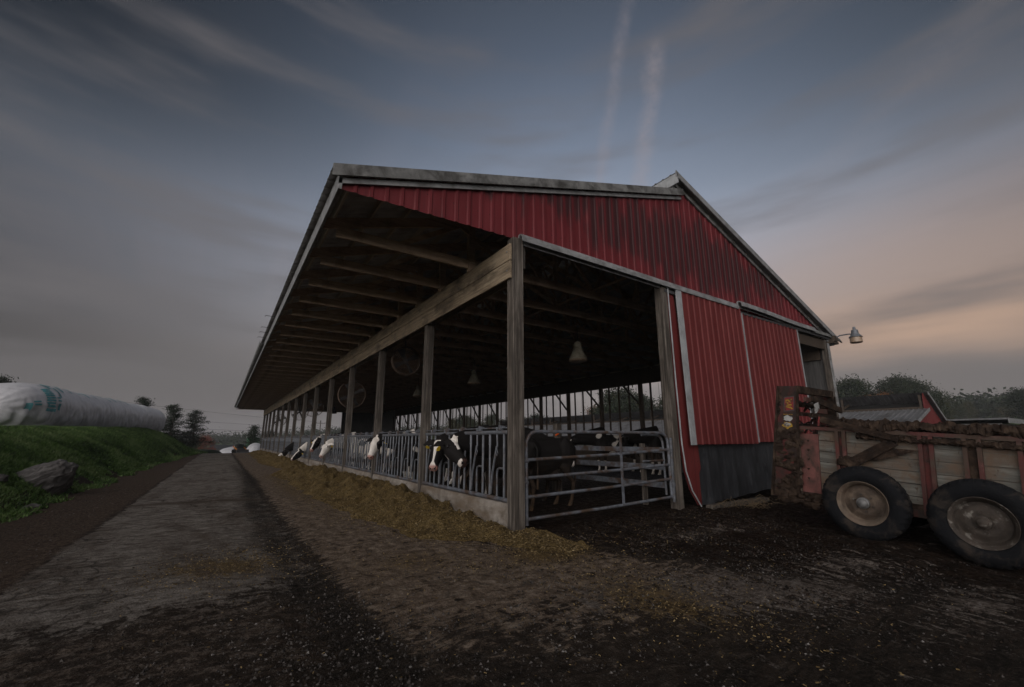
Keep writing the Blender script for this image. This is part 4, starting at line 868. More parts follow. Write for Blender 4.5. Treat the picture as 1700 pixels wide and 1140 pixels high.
    for nm, arr in (('white', wv), ('pink', pv), ('dirt', dv)):
        at = me2.attributes.new(nm, 'FLOAT', 'POINT'); at.data.foreach_set('value', arr)
    for s in (-1, 1): MB().ball(hp(.13, .122*s, -.008), .021*sc_, 10, 8).build('eye', M['eye'], t, True)
    for s, colr in tags:
        e = hp(.02, .22*s, -.05); mm = MB().prism([(-.032, -.085), (.032, -.085), (.034, -.03), (.012, 0), (-.012, 0), (-.034, -.03)], -hd*.004, e+hd*.02*sc_-(hd*-.03), (sd*1.15), (Vector((0, 0, 1))-hd*hd.z).normalized()*1.15)
        mm.build('ear_tag', M[colr], t)
    for s in (-1, 1):
        pass
    return t
def blaze(w0, w1, w2, top=.0):       # wide at the forehead, narrowing, wide on the muzzle
    def fn(f, a, b_):
        wd = np.interp(f, [-.03, .05, .2, .34, .40, .46, .53], [w0*.7, w0, w1+.012, w1, w1, w2, w2]); 
        if b_ < -.06: wd *= max(0, 1+(b_+.06)*9)
        if f < top: return 0.
        return max(0., min(1., .5+(wd-abs(a))*28))
    return fn
allwhite = lambda f, a, b_: 1. if b_ > -.12 else .6
def facewhite(f, a, b_): return max(0., min(1., .5+(.085-abs(a)+.05*mnoise.noise(Vector((f*9, a*9, 3))))*26))
def halfwhite(f, a, b_): return max(0., min(1., .5+(a+.03+.04*mnoise.noise(Vector((f*9, a*9, 1))))*20))
HX = (-1, 0)
make_cow('black cow with a white wedge blaze and pink nose, head hanging through the headlocks', (.95, 2.6, 0), (-1, -.05), (-.16, 2.62, 1.36), (-.42, 2.36, .83), 0, blaze(.062, .016, .05, .01), -.5, 1, [(-1, 'yellow'), (1, 'yellow')], .9, .3, False)
make_cow('black cow with a slanting white forehead stripe, head turned right past the headlock bars', (.95, 1.85, 0), (-1, .05), (-.30, 1.78, 1.36), (-.22, 1.28, 1.03), R_(0), lambda f, a, b_: (1. if (abs(a+.02-.10*(f-.02)) < .048*(1-f*2.4)+.004 and b_ > -.1 and -.0 < f < .27) else (1. if (f > .44 and a > .045) or (b_ < -.175 and .1 < f < .2) else 0.)), -.5, 2, [(1, 'yellow'), (-1, 'yellow')], .12, .3, False)
make_cow('white faced cow with black cheeks and a yellow tag in its dark ear', (.9, 7.0, 0), (-1, 0), (-.16, 7.02, 1.42), (-.42, 6.78, .93), 0, facewhite, .0, 3, [(-1, 'yellow')])
make_cow('pale cream cow lowering its white head and ear over the feed curb', (.9, 13.9, 0), (-1, 0), (-.25, 13.7, 1.20), (-.58, 13.4, .68), R_(14), allwhite, .75, 4, [(-1, 'yellow')], .7, ear_white=True)
make_cow('cow with white face and one black cheek looking out beside the cream cow', (.9, 16.6, 0), (-1, 0), (-.16, 16.55, 1.38), (-.46, 16.25, .92), 0, halfwhite, .1, 5, [(1, 'yellow')])
make_cow('black and white cow reaching down to eat with its banded white neck stretched out', (.85, 20.4, 0), (-1, 0), (-.35, 20.2, .78), (-.82, 20.0, .34), 0, blaze(.05, .03, .06), .55, 6, [(-1, 'yellow')], .4)
make_cow('black necked cow eating with its white muzzle down in the far feed heap', (.85, 25.6, 0), (-1, 0), (-.42, 25.4, .72), (-.95, 25.2, .36), 0, lambda f, a, b_: 1. if f > .28 else 0., -.2, 7, [], .3)
# standing further back behind the bars
make_cow('white backed cow standing behind the headlocks between the two nearest heads', (2.1, 4.2, 0), (.2, 1), (2.2, 5.1, 1.25), (2.3, 5.4, .9), 0, allwhite, .65, 8, [])
make_cow('black cow with dirty brown legs standing just inside the gate beside the corner post', (1.12, 2.9, 0), (-.05, 1), (.95, 3.9, 1.2), (.9, 4.2, .8), 0, blaze(.03, .01, .02), -.45, 9, [], .3, .6, False)
make_cow('black cow with white belly and legs standing across the back of the barn', (8.3, 6.3, .15), (-1, .25), (7.2, 6.8, 1.35), (6.85, 6.9, .95), 0, blaze(.05, .01, .03), -.12, 10, [(1, 'yellow')], .4, .4)
make_cow('black cow with pale hind legs behind the right gate post', (9.3, 4.6, .15), (-.9, .4), (8.3, 5.2, 1.45), (7.95, 5.4, 1.06), 0, blaze(.02, .01, .02), -.35, 11, [], .3, .4)
make_cow('black and white cow standing far behind the third headlock panel', (1.9, 9.5, 0), (-.5, .85), (1.5, 10.4, 1.3), (1.3, 10.7, .9), 0, allwhite, .35, 12, [])
make_cow('dark cow with grey nose facing right behind the gate corner', (2.6, 3.5, 0), (.9, -.3), (3.35, 3.1, 1.15), (3.62, 2.85, .93), 0, lambda f, a, b_: 1. if f > .12 else 0., -.45, 13, [], .2, .5, False)
make_cow('black cow with pale rump waiting behind the first headlock panel', (1.5, 11.9, 0), (.1, -1), (1.4, 11.0, 1.25), (1.35, 10.75, .9), 0, blaze(.05, .02, .05), .5, 14, [])

# ------------------------------------------------------------------ fans and lamps in the barn
def fan(x, y, z, dia, label, rotz=0.):
    t = thing('barn_fan', label, 'fan', (x, y, z), rotz, 'circulation fans over the feed alley'); r = dia/2
    m = MB()
    for yy in (-.09, .09):
        m.lathe([(r-.012, yy-.008), (r, yy), (r-.012, yy+.008), (r-.02, yy)], 40, ax=(0, 1, 0), closed=True)
    m.lathe([(r-.006, -.09), (r-.006, .09)], 40, ax=(0, 1, 0)); m.build('shroud', M['fanwire'], t, True)
    c = MB()
    for yy, bulge in ((-.10, -.05), (.10, .04)):
        for q in range(1, 8):
            rr = r*q/8; c.lathe([(rr-.0035, yy+bulge*(1-(q/8)**2)), (rr+.0035, yy+bulge*(1-(q/8)**2)), (rr, yy+.006+bulge*(1-(q/8)**2))], 32, ax=(0, 1, 0), closed=True)
        for q in range(14):
            a = 2*math.pi*q/14; c.tube([(.07*math.cos(a), yy+bulge, .07*math.sin(a)), (r*.6*math.cos(a), yy+bulge*.6, r*.6*math.sin(a)), (r*math.cos(a), yy, r*math.sin(a))], .004, 4)
    c.build('guard', M['fanwire'], t)
    for q in range(4):
        a = 2*math.pi*q/4+.5; b_ = MB(); rad = Vector((math.cos(a), 0, math.sin(a))); tan = Vector((-math.sin(a), .55, math.cos(a))).normalized()
        b_.prism([(.05, -.04), (r*.9, -.11), (r*.92, .1), (.05, .05)], Vector((0, .004, 0)), (0, 0, 0), rad, tan); b_.build('blade', M['blackmetal'], t)
    MB().tube([(0, -.02, 0), (0, .22, 0)], .075, 14).build('motor', M['blackmetal'], t, True)
    MB().beam((0, .12, r-.02), (0, .12, r+max(.12, 4.82-z-r)), .04, .03).beam((0, .17, -.0), (0, .17, r), .03, .03).build('hanger', M['blackmetal'], t)
fan(.84, 7.7, 3.92, .95, 'nearest round wire barn fan with rusty guard behind the second post')
fan(.72, 14.2, 3.36, 1.2, 'large dim barn fan hanging low between the third and fourth posts')
fan(.8, 24.5, 3.42, 1.2, 'round barn fan silhouetted against the open far end, middle of the row')
fan(.8, 30.5, 3.42, 1.2, 'round barn fan hung low and dark further down the row')
fan(.8, 44., 3.3, 1.2, 'farthest barn fan seen against the sky between the last posts', R_(12))
def lamp(x, y, z, label, dark=False):
    t = thing('barn_lamp', label, 'lamp', (x, y, z), 0, 'bell shaped lamps hung under the trusses'); mt = M['blackmetal'] if dark else M['lampshade']
    MB().lathe([(.112, .42), (.125, .40), (.15, .34), (.20, .22), (.25, .12), (.285, .045), (.29, .02), (.275, .015), (.235, .12), (.18, .24), (.10, .38)], 28).build('shade', mt, t, True)
    hd_ = MB().lathe([(.0, .60), (.06, .60), (.065, .56), (.12, .555), (.13, .53), (.13, .43), (.12, .415), (0, .41)], 20).build('ballast_housing', mt, t, True)
    MB().lathe([(.278, .03), (.29, .01), (.27, -.02), (.18, -.045), (0, -.055)], 28).build('lens', M['lampglass'] if not dark else M['blackmetal'], t, True)
    MB().tube([(0, 0, .60), (0, 0, 1.05)], .012, 6).build('hanger_rod', M['blackmetal'], t)
for k, (y, s) in enumerate(((4.0, 'largest cream bell lamp hanging above the gate'), (10.8, 'cream bell lamp hanging second from the gate'), (17.4, 'small bell lamp hanging third from the gate'), (24.2, 'bell lamp hanging fourth from the gate, hardly lit'), (37.5, 'dark bell lamp silhouetted against the open far end'))):
    lamp(5.08 if k < 4 else 4.6, y, 3.80, s, k > 3)

# yard light on the right eave
yl = thing('yard_light', 'grey yard light on a curved arm at the right eave corner', 'lamp', (12.78, -.12, 4.45))
MB().tube([(0, 0, .10), (.03, -.06, .22), (.10, -.2, .31), (.2, -.38, .33), (.28, -.52, .33)], .022, 8).build('arm', M['galv'], yl, True)
MB().box((-.07, -.02, .0), (.08, .12, .2)).build('bracket', M['blackmetal'], yl, False)
MB().lathe([(0, .56), (.035, .56), (.045, .50), (.04, .47), (.09, .455), (.10, .36), (.10, .33), (.17, .235), (.19, .21), (.185, .20), (0, .21)], 24, (.31, -.56, .0)).build('housing', M['galv'], yl, True)
MB().lathe([(.165, .205), (.172, .04), (.15, .02), (0, .015)], 24, (.31, -.56, .0)).build('lens', M['lampglass'], yl, True)

# ------------------------------------------------------------------ manure spreader
def spreader():
    a, b_ = R_(-1.789), R_(4.669)
    A = Vector((math.sin(a)*math.cos(b_), math.cos(a)*math.cos(b_), math.sin(b_))); Nn = Vector((math.cos(a), -math.sin(a), 0)); Uu = Nn.cross(A)
    c1 = Vector((3.838, -3.186, .49)); RT, RR = .51, .288
    base = c1-Uu*RT
    t = thing('manure_spreader', 'old tandem wheeled manure spreader with red frame, pale boards and caked manure', 'spreader', base)
    t.rotation_mode = 'QUATERNION'; t.rotation_quaternion = Matrix((Nn, A, Uu)).transposed().to_quaternion()
    H = RT                                  # local: x outward right of the wheel face, y to the rear, z up from the ground
    def wheel(x, y, sgn, rimmat, lab=None):
        wob = bpy.data.objects.new('wheel', None); COL.objects.link(wob); wob.parent = t; wob.location = (x, y, H); wob.empty_display_size = .2
        if lab: wob['label'] = lab
        W = .25
        pr = [(.30, .01), (.33, -.012), (.40, -.022), (.455, -.010), (.487, .012), (.503, .030), (.510, .05), (.510, .075), (.498, .078), (.498, .088), (.511, .091), (.511, .12), (.499, .123), (.499, .133), (.511, .136), (.511, .165), (.499, .168), (.499, .178), (.510, .181), (.508, .21), (.49, .235), (.455, .26), (.40, .27), (.33, .262), (.30, .245)]
        ty = MB().lathe([(r, h*sgn) for r, h in pr], 144, ax=(1, 0, 0))
        for q, pv_ in enumerate(ty.v):
            i_, k_ = divmod(q, 144); rr_ = pr[i_][0]
            if rr_ > .48 and (k_ % 4 == 0) and i_ in (4, 5, 6, 7, 18, 19, 20): f_ = 1-.022; ty.v[q] = (pv_[0]+.006*sgn, pv_[1]*f_, pv_[2]*f_)
            elif .33 < rr_ < .46: d_ = mnoise.noise(Vector((pv_[1]*9, pv_[2]*9, x+y)))*.004; ty.v[q] = (pv_[0]+d_, pv_[1], pv_[2])
        ty.build('tyre', M['rubber'], wob, True)
        rp = [(.305, .0), (.300, -.008), (.288, .0), (.280, .02), (.268, .028), (.258, .055), (.245, .085), (.205, .088), (.19, .075), (.15, .068), (.12, .075), (.06, .075), (0, .075)]
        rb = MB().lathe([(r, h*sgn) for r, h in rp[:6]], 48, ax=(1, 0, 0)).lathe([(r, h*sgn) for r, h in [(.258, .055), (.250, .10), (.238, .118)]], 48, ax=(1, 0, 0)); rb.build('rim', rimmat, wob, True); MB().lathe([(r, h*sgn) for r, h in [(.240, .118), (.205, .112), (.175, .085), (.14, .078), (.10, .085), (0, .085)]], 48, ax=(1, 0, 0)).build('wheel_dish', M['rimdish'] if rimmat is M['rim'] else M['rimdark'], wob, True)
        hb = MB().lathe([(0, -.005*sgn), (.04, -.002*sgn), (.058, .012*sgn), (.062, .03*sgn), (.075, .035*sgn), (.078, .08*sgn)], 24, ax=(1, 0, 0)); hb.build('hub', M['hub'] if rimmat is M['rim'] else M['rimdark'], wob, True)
        for q in range(6):
            an = 2*math.pi*q/6+.3; MB().tube([(.06*sgn, .115*math.cos(an), .115*math.sin(an)), (.085*sgn, .115*math.cos(an), .115*math.sin(an))], .016, 6).build('wheel_nut', M['rimdark'], wob)
        return wob
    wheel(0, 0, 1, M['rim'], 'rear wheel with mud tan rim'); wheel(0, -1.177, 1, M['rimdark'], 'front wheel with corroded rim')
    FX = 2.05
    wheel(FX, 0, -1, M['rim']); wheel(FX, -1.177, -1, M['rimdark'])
    X0 = .30; X1 = FX-.30                       # box sides
    P = lambda nm, mb, mt, sm=False, bev=0: mb.build(nm, mt, t, sm, bev)
    # walking beam, axles and bed
    P('walking_beam', MB().box((.30, -1.3, H-.07), (.38, .12, H+.07)).box((.12, -1.215, H-.04), (.31, -1.14, H+.04)).box((.12, -.04, H-.04), (.31, .035, H+.04)), M['mudcrust'])
    P('walking_beam', MB().box((X1-.08, -1.3, H-.07), (X1, .12, H+.07)), M['mudcrust'])
    bed = MB().box((X0+.02, -3.3, H-.06), (X1-.02, 1.05, H+.02)); P('bed', bed, M['mudcrust'])
    P('frame_sill', MB().box((X0-.03, -3.3, H-.10), (X0+.045, .86, H-.0)), M['spread_deepred'])
    # plank sides
    def planks(x, y0, y1, nm='side_board', z0=.0, z1=1.0):
        n = 6; hgt = (z1-z0)/n
        for k in range(n):
            zz = H+z0+k*hgt; m = MB().box((x, y0, zz+.004), (x+.035, y1, zz+hgt-.004)); P(nm, m, M['spread_board'], bev=.003)
    planks(X0+.02, -3.3, .60); planks(X1-.055, -3.3, .60)
    P('end_panel', MB().box((X0-.0, .60, H-.02), (X0+.03, .86, H+.93)), M['faded_panel'], bev=.004)
    P('end_panel', MB().box((X1-.03, .60, H-.02), (X1, .86, H+.93)), M['spread_red'])
    for q in range(5): P('rivet', MB().prism([(-.018, .012), (.018, .012), (0, -.022)], (-.012, 0, 0), (X0-.001, .76-q*.004, H+.22+q*.15), (0, 1, 0), (0, 0, 1)), M['mudcrust'])
    P('edge_strip', MB().box((X0-.02, .865, H-.05), (X0+.02, .90, H+1.02)), M['rim'])
    # stakes in pairs, top channel and manure crust
    for y in (.335, .245, -.63, -.74, -1.06, -1.19, -1.53, -1.66, -2.1, -2.22):
        mt = M['spread_red']; P('stake', MB().prism([(0, 0), (.05, 0), (.05, .008), (.008, .008), (.008, .045), (0, .045)], (0, 0, 1.06), (X0-.035, y-.02, H-.06), (1, 0, 0), (0, 1, 0)), mt)
        P('stake', MB().box((X1, y-.02, H-.06), (X1+.04, y+.02, H+1.0)), mt)
    for y0, y1 in ((.255, .325), (-.735, -.635), (-1.18, -1.065), (-1.65, -1.535)):
        P('stake_backing', MB().box((X0+.001, y0, H+.0), (X0+.018, y1, H+.98)), M['spread_deepred'] if y0 > -1 else M['mudcrust'])
    P('top_channel', MB().box((X0-.04, -3.3, H+1.0), (X0+.06, .88, H+1.05)), M['spread_red']); P('top_channel', MB().box((X1-.06, -3.3, H+1.0), (X1+.04, .84, H+1.05)), M['spread_red'])
    def crust(y0, y1, x0, x1, z0, z1, amp, nm='manure_crust', step=.02):
        m = MB(); ys = np.arange(y0, y1+.001, step); prof = [(x0, z0), (x0-.02, z0*.5+z1*.5), (x0+.02, z1), ((x0+x1)/2, z1+.03), (x1, z1-.01), (x1, z0)]; L = len(prof)
        vs = []
        for y in ys:
            for k, (x, z) in enumerate(prof):
                d = mnoise.noise_vector(Vector((x*9+k, y*7, z*9)))*amp+mnoise.noise_vector(Vector((x*24+k, y*23, z*20)))*amp*.8+mnoise.noise_vector(Vector((x*50+k, y*48, z*40)))*amp*.5; vs.append((x+d.x, y, z+d.z))
        fs = [(i*L+k, i*L+(k+1) % L, (i+1)*L+(k+1) % L, (i+1)*L+k) for i in range(len(ys)-1) for k in range(L)]
        m.add(vs, fs+[tuple(range(L)), tuple((len(ys)-1)*L+k for k in range(L-1, -1, -1))]); return P(nm, m, M['mudcrust'])
    crust(-3.3, .30, X0-.05, X0+.10, H+1.06, H+1.165, .04)
    crust(-1.75, .1, X0-.055, X0+.03, H+.90, H+.955, .022); crust(-3.3, .62, X1-.08, X1+.05, H+1.055, H+1.16, .03)
    # sloping pole and brace on the side, gusset plate
    P('slope_plank', MB().beam((X0-.075, .52, H+1.17), (X0-.085, -.42, H+.94), .06, .09, (0, 0, 1)).jitter(.012, 9), M['mudcrust'])
    P('diagonal_brace', MB().beam((X0-.065, -.36, H+.90), (X0-.065, .20, H+.50), .045, .13, (0, 0, 1)).jitter(.01, 9), M['mudcrust'])
    P('gusset_plate', MB().prism([(-.62, .80), (-.18, .80), (-.02, .60), (-.14, .60)], (.014, 0, 0), (X0-.05, 0, H), (0, 1, 0), (0, 0, 1)), M['mudcrust'])
    # rear frame: two upright plates, cross head and the beaters between them
    def plate(x0, x1, nm):
        o = P(nm, MB().prism([(.92, -.12), (1.30, -.14), (1.13, 1.72), (.845, 1.72)], (x1-x0, 0, 0), (x0, 0, H), (0, 1, 0), (0, 0, 1)), M['spread_deepred'], bev=.004); return o
    pn = plate(X0-.045, X0-.025, 'rear_plate'); plate(X1+.0, X1+.02, 'rear_plate')
    # flanges, dirt on the plate's lower half
    for f0, f1 in (((.90, -.12), (.835, 1.72)), ((1.31, -.14), (1.135, 1.72))):
        P('plate_flange', MB().beam((X0-.062, f0[0], H+f0[1]), (X0-.062, f1[0], H+f1[1]), .025, .035, (0, 1, 0)), M['mudcrust'])
    m = MB(); n = 26
    for i in range(90):
        zz = rng.uniform(-.12, 1.0)**1.0; yy = rng.uniform(.90, 1.26)-.09*(zz+.1); m.ball((X0-.05, yy, H+zz), (rng.uniform(.008, .03), rng.uniform(.03, .09), rng.uniform(.02, .07)), 7, 5)
    m.jitter(.02, 12); P('caked_manure', m, M['mudcrust'])
    m = MB()
    for i in range(60):
        yy = rng.uniform(.6, 1.15); m.ball((X0-.02+rng.uniform(-.06, .04), yy, H-.10+rng.uniform(-.10, .06)), (rng.uniform(.02, .06), rng.uniform(.03, .1), rng.uniform(.02, .06)), 7, 5)
    m.jitter(.02, 12); P('caked_manure', m, M['mudcrust']); m = MB()
    for i in range(40): m.ball((X0-.05, .2+rng.uniform(-.04, .12), H+rng.uniform(.5, .6)), (.03, rng.uniform(.02, .06), rng.uniform(.02, .04)), 7, 5)
    m.jitter(.02, 12); P('caked_manure', m, M['mudcrust'])
    m = MB()
    for i in range(30):
        zz = rng.uniform(0, 1.6); m.ball((X0-.04, 1.275-.1*zz+rng.uniform(-.01, .02), H+zz), (rng.uniform(.01, .03), rng.uniform(.01, .035), rng.uniform(.02, .05)), 6, 4)
    m.jitter(.015, 14); P('caked_manure', m, M['mudcrust'])
    cr = MB().box((X0-.02, .83, H+1.60), (X1+.02, .93, H+1.72)); P('cross_head', cr.jitter(.01, 6), M['mudcrust'])
    P('cross_head', MB().box((X0-.02, .80, H+1.22), (X1, .88, H+1.28)), M['mudcrust'])
    P('end_upright', MB().box((X1-.07, .80, H+.9), (X1+.03, .90, H+1.62)), M['mudcrust'])
    for zz, rr in ((1.42, .14), (1.05, .16), (.45, .2)):
        bt_ = MB().tube([(X0, .98, H+zz), (X1, .98, H+zz)], .045, 10)
        for q in range(9):
            xx = X0+.1+q*(X1-X0-.2)/8; an = q*1.3; dv = Vector((0, math.cos(an), math.sin(an))); c = Vector((xx, .98, H+zz))
            bt_.prism([(-.05, .03), (.05, .03), (.03, rr), (-.04, rr*.9)], (0, .012, .004), c, (1, 0, 0), dv); bt_.prism([(-.05, .03), (.05, .03), (.03, rr), (-.04, rr*.9)], (0, .012, .004), c, (1, 0, 0), -dv)
        P('beater', bt_.jitter(.008, 10), M['mudcrust'] if zz != 1.05 else M['spread_deepred'])
    P('chain_guard', MB().box((X0+.0, .74, H+1.46), (X0+.42, .78, H+1.53)).box((X0+.35, .70, H+1.28), (X0+.75, .74, H+1.36)), M['spread_red'])
    P('loose_flap', MB().prism([(.22, 1.42), (.40, 1.47), (.42, 1.36), (.30, 1.28), (.24, 1.27)], (0, .01, 0), (X0, .70, H), (1, 0, 0), (0, 0, 1)), M['decal_white'])
    P('paddle', MB().beam((X0+.2, .72, H+1.52), (X1-.05, .70, H+1.36), .04, .1).jitter(.02, 8), M['mudcrust'])
    P('paddle', MB().beam((X0+.05, .70, H+1.24), (X1-.3, .70, H+1.20), .05, .07).jitter(.02, 8), M['mudcrust'])
    P('lever_rod', MB().beam((X0+.22, .66, H+1.06), (X0+.28, .66, H+1.22), .02, .03), M['decal_red'])
    P('old_manure', MB().box((X0+.06, -3.2, H+.02), (X1-.06, .75, H+.30)).jitter(.05, 3), M['mudcrust'])
    # worn decals on the near rear plate (illegible, only scuffed colour patches remain)
    def dec(nm, poly, mt, dx): MB().prism(poly, (-.0015, 0, 0), (X0-.0455-dx, 0, H), (0, 1, 0), (0, 0, 1)).build(nm, mt, pn)
    dec('warning_decal', [(.905, 1.30), (1.07, 1.28), (1.055, 1.53), (.895, 1.55)], M['blackmetal'], .0)
    dec('warning_decal', [(.915, 1.315), (1.06, 1.295), (1.045, 1.515), (.905, 1.535)], M['decal_red'], .0025)
    for y0, z0, y1, z1 in ((.93, 1.49, 1.03, 1.47), (.95, 1.44, .99, 1.47), (.94, 1.40, 1.02, 1.39), (.96, 1.35, 1.04, 1.37), (.93, 1.33, .97, 1.36), (.99, 1.42, 1.03, 1.45)):
        d = Vector((0, y1-y0, z1-z0)).normalized(); nn = Vector((0, -d.z, d.y))*.011
        q = [(y0-nn.y, z0-nn.z), (y1-nn.y, z1-nn.z), (y1+nn.y, z1+nn.z), (y0+nn.y, z0+nn.z)]; dec('decal_stroke', q, M['decal_yellow'], .005)
    def blob(cy, cz, ry, rz, mt, dx, sd_): r_ = random.Random(sd_); dec('name_decal', [(cy+ry*math.cos(k*.524)*r_.uniform(.7, 1.1), cz+rz*math.sin(k*.524)*r_.uniform(.7, 1.1)) for k in range(12)], mt, dx)
    blob(1.01, 1.17, .075, .055, M['decal_white'], .002, 1); blob(1.02, 1.05, .085, .065, M['decal_yellow'], .002, 2); blob(1.03, 1.065, .06, .038, M['decal_white'], .005, 3); blob(1.025, .965, .08, .035, M['decal_white'], .002, 4); blob(1.0, .985, .05, .02, M['decal_yellow'], .005, 5)
    for k in range(5): dec('name_decal', [(.94+k*.03, 1.225), (.955+k*.03, 1.228), (.95+k*.03, 1.245), (.937+k*.03, 1.24)], M['decal_yellow'], .002)
    P('front_panel', MB().box((X0, -3.35, H), (X1, -3.3, H+1.1)), M['spread_red'])
    P('tongue', MB().beam((X0+.3, -3.3, H-.05), (FX/2, -4.8, H-.15), .1, .12).beam((X1-.3, -3.3, H-.05), (FX/2, -4.8, H-.15), .1, .12), M['spread_deepred'])
spreader()

# plank and straw by the door
pk = MB().beam((4.62, -.30, .02), (6.6, -.42, .05), .20, .09).jitter(.012, 5); tag(pk.build('ground_plank', M['postwood'], None, False, .01), 'muddy timber plank lying at the foot of the black door skirt', 'plank')
st = MB()
for k in range(90):
    x = 5.35+rng.gauss(0, .42); y = -.72+rng.gauss(0, .2); a = rng.uniform(-.6, .9); L = rng.uniform(.12, .42); z = gz(x, y)+rng.uniform(.01, .12)
    st.tube([(x, y, z), (x+L*.5*math.cos(a), y+L*.5*math.sin(a), z+rng.uniform(0, .07)), (x+L*math.cos(a), y+L*math.sin(a), z-.01)], .0035, 4)
tag(st.build('loose_straw', M['straw']), 'wisps of pale straw in front of the door plank', 'straw', None, 'stuff')

# ------------------------------------------------------------------ boulder on the bank foot
bo = bmesh.new(); bmesh.ops.create_icosphere(bo, subdivisions=5, radius=1)
for v in bo.verts:
    p = v.co.copy(); p = Vector((p.x*.85, p.y*.55, p.z*.46)); p.z += .10*p.x
    p += mnoise.noise_vector(p*1.6)*.10+mnoise.noise_vector(Vector((p.x*2.4, p.y*2.4, p.z*9)))*.06+mnoise.noise_vector(p*9)*.03
    p.z = round(p.z*11)/11*.3+p.z*.7; v.co = p
me = bpy.data.meshes.new('boulder'); bo.to_mesh(me); bo.free(); me.materials.append(M['rock'])
bl = bpy.data.objects.new('boulder', me); COL.objects.link(bl); bl.location = (-7.62, 10.25, gz(-7.62, 10.25)+.05); bl.rotation_euler = (R_(4), R_(-24), R_(28)); bl.scale = (.84, .85, .95); tag(bl, 'grey layered boulder lying in the weeds at the foot of the grass bank', 'boulder')
def small_stone(x, y, r, label):
    b2 = bmesh.new(); bmesh.ops.create_icosphere(b2, subdivisions=3, radius=r)
    for v in b2.verts: v.co += mnoise.noise_vector(v.co*4/r*.3+Vector((x, y, 0)))*r*.45; v.co.z *= .55
    m_ = bpy.data.meshes.new('stone'); b2.to_mesh(m_); b2.free(); m_.materials.append(M['rock']); o = bpy.data.objects.new('stone', m_); COL.objects.link(o); o.location = (x, y, gz(x, y)+r*.15); tag(o, label, 'stone')
small_stone(-7.05, 7.6, .14, 'small grey stone at the edge of the lane before the boulder'); small_stone(-8.0, 8.7, .2, 'pale stone half buried left of the boulder')

# ------------------------------------------------------------------ silage bags on the bank
def bag(x0, y0, x1, y1, zc, W, Hh, name, label, seed, taper0=.9, taper1=.9):
    d = Vector((x1-x0, y1-y0, 0)); L = d.length; d.normalize(); s = Vector((d.y, -d.x, 0))
    t = thing(name, label, 'silage bag', (x0, y0, zc)); m = MB(); nl, nr = 380, 64; vs = []
    for i in range(nl+1):
        f = i/nl; e = f*L
        k = 1.
        if e < taper0: k = math.sqrt(max(0, 1-((taper0-e)/taper0)**2))
        if L-e < taper1: k = min(k, math.sqrt(max(0, 1-((taper1-(L-e))/taper1)**2)))
        k = max(k, .02)
        for j in range(nr):
            a = 2*math.pi*j/nr; c_, s_ = math.cos(a), math.sin(a)
            px = math.copysign(abs(c_)**.85, c_)*W/2*(k**.8); pz = Hh*.46+math.copysign(abs(s_)**.85, s_)*Hh*.54*k
            fold = .055*math.sin(e*9+2*mnoise.noise(Vector((e*.8, a, seed)))*6)*max(0, .62-s_)+.05*mnoise.noise(Vector((e*2.2, a*1.4, seed)))
            if e < taper0: fold += .028*math.sin(a*14)*(1-e/taper0)
            sag = .10*mnoise.noise(Vector((e*.35, seed, 0)))
            p = d*e+s*(px+(fold*c_))+Vector((0, 0, max(-.1, pz+fold*s_*.6+sag*max(0, s_)))); vs.append(p)
    fs = [(i*nr+j, i*nr+(j+1) % nr, (i+1)*nr+(j+1) % nr, (i+1)*nr+j) for i in range(nl) for j in range(nr)]
    m.add(vs, fs+[tuple(range(nr)), tuple(nl*nr+j for j in range(nr-1, -1, -1))]); m.build('wrap', M['plastic'], t, True)
    return t, d, s, W, Hh
bg, bd, bs, bW, bH = bag(-13.9, 26.6, -11.0, 45.5, 1.78, 3.3, 2.72, 'silage_bag', 'long white silage bag with turquoise print lying along the top of the grass bank', 2.0, 2.6, 1.5)
bag(-11.35, 45.9, -10.5, 53.5, 1.9, 3.3, 2.7, 'silage_bag', 'shorter grey white silage bag end behind the printed bag', 5.0, 1.5, 1.6)
# printed band near the closed end: block lettering and symbols (worn, turquoise), laid on the wrap just outside it
def on_bag(e, a, off=.03):
    k = 1. if e > 2.6 else math.sqrt(max(0, 1-((2.6-e)/2.6)**2))
    c_, s_ = math.cos(a), math.sin(a); px = math.copysign(abs(c_)**.85, c_)*bW/2*(k**.8); pz = bH*.46+math.copysign(abs(s_)**.85, s_)*bH*.54*k
    fold = .055*math.sin(e*9+2*mnoise.noise(Vector((e*.8, a, 2.)))*6)*max(0, .62-s_)+.05*mnoise.noise(Vector((e*2.2, a*1.4, 2.)))
    if e < 2.6: fold += .028*math.sin(a*14)*(1-e/2.6)
    sag = .10*mnoise.noise(Vector((e*.35, 2., 0)))
    return bd*e+bs*(px+(fold+off)*c_)+Vector((0, 0, max(-.1, pz+(fold*.6+off)*s_+sag*max(0, s_))))
def ink(e0, e1, a0, a1, name='print_mark', n=4):
    m = MB(); vs = []
    for i in range(n+1):
        for j in range(n+1): vs.append(on_bag(e0+(e1-e0)*i/n, a0+(a1-a0)*j/n))
    m.add(vs, [(i*(n+1)+j, i*(n+1)+j+1, (i+1)*(n+1)+j+1, (i+1)*(n+1)+j) for i in range(n) for j in range(n)]); m.build(name, M['plasticink'], bg)
for q in range(9): ink(1.55+.02*q, 2.25+.02*q, -.05+q*.105, .025+q*.105)                 # a line of block lettering running up the wrap
for q in range(9):
    if q % 2: ink(1.62+.02*q, 1.78+.02*q, -.03+q*.105, .06+q*.105)
ink(.9, 1.25, .10, .17); ink(.9, 1.25, .22, .29); ink(.55, .8, -.1, .2); ink(2.5, 2.8, -.0, .2); ink(2.5, 2.9, .28, .34); ink(2.5, 2.9, .4, .46); ink(2.9, 3.1, .45, .95); ink(2.55, 2.75, .9, 1.25); ink(2.9, 3.2, 1.05, 1.4)
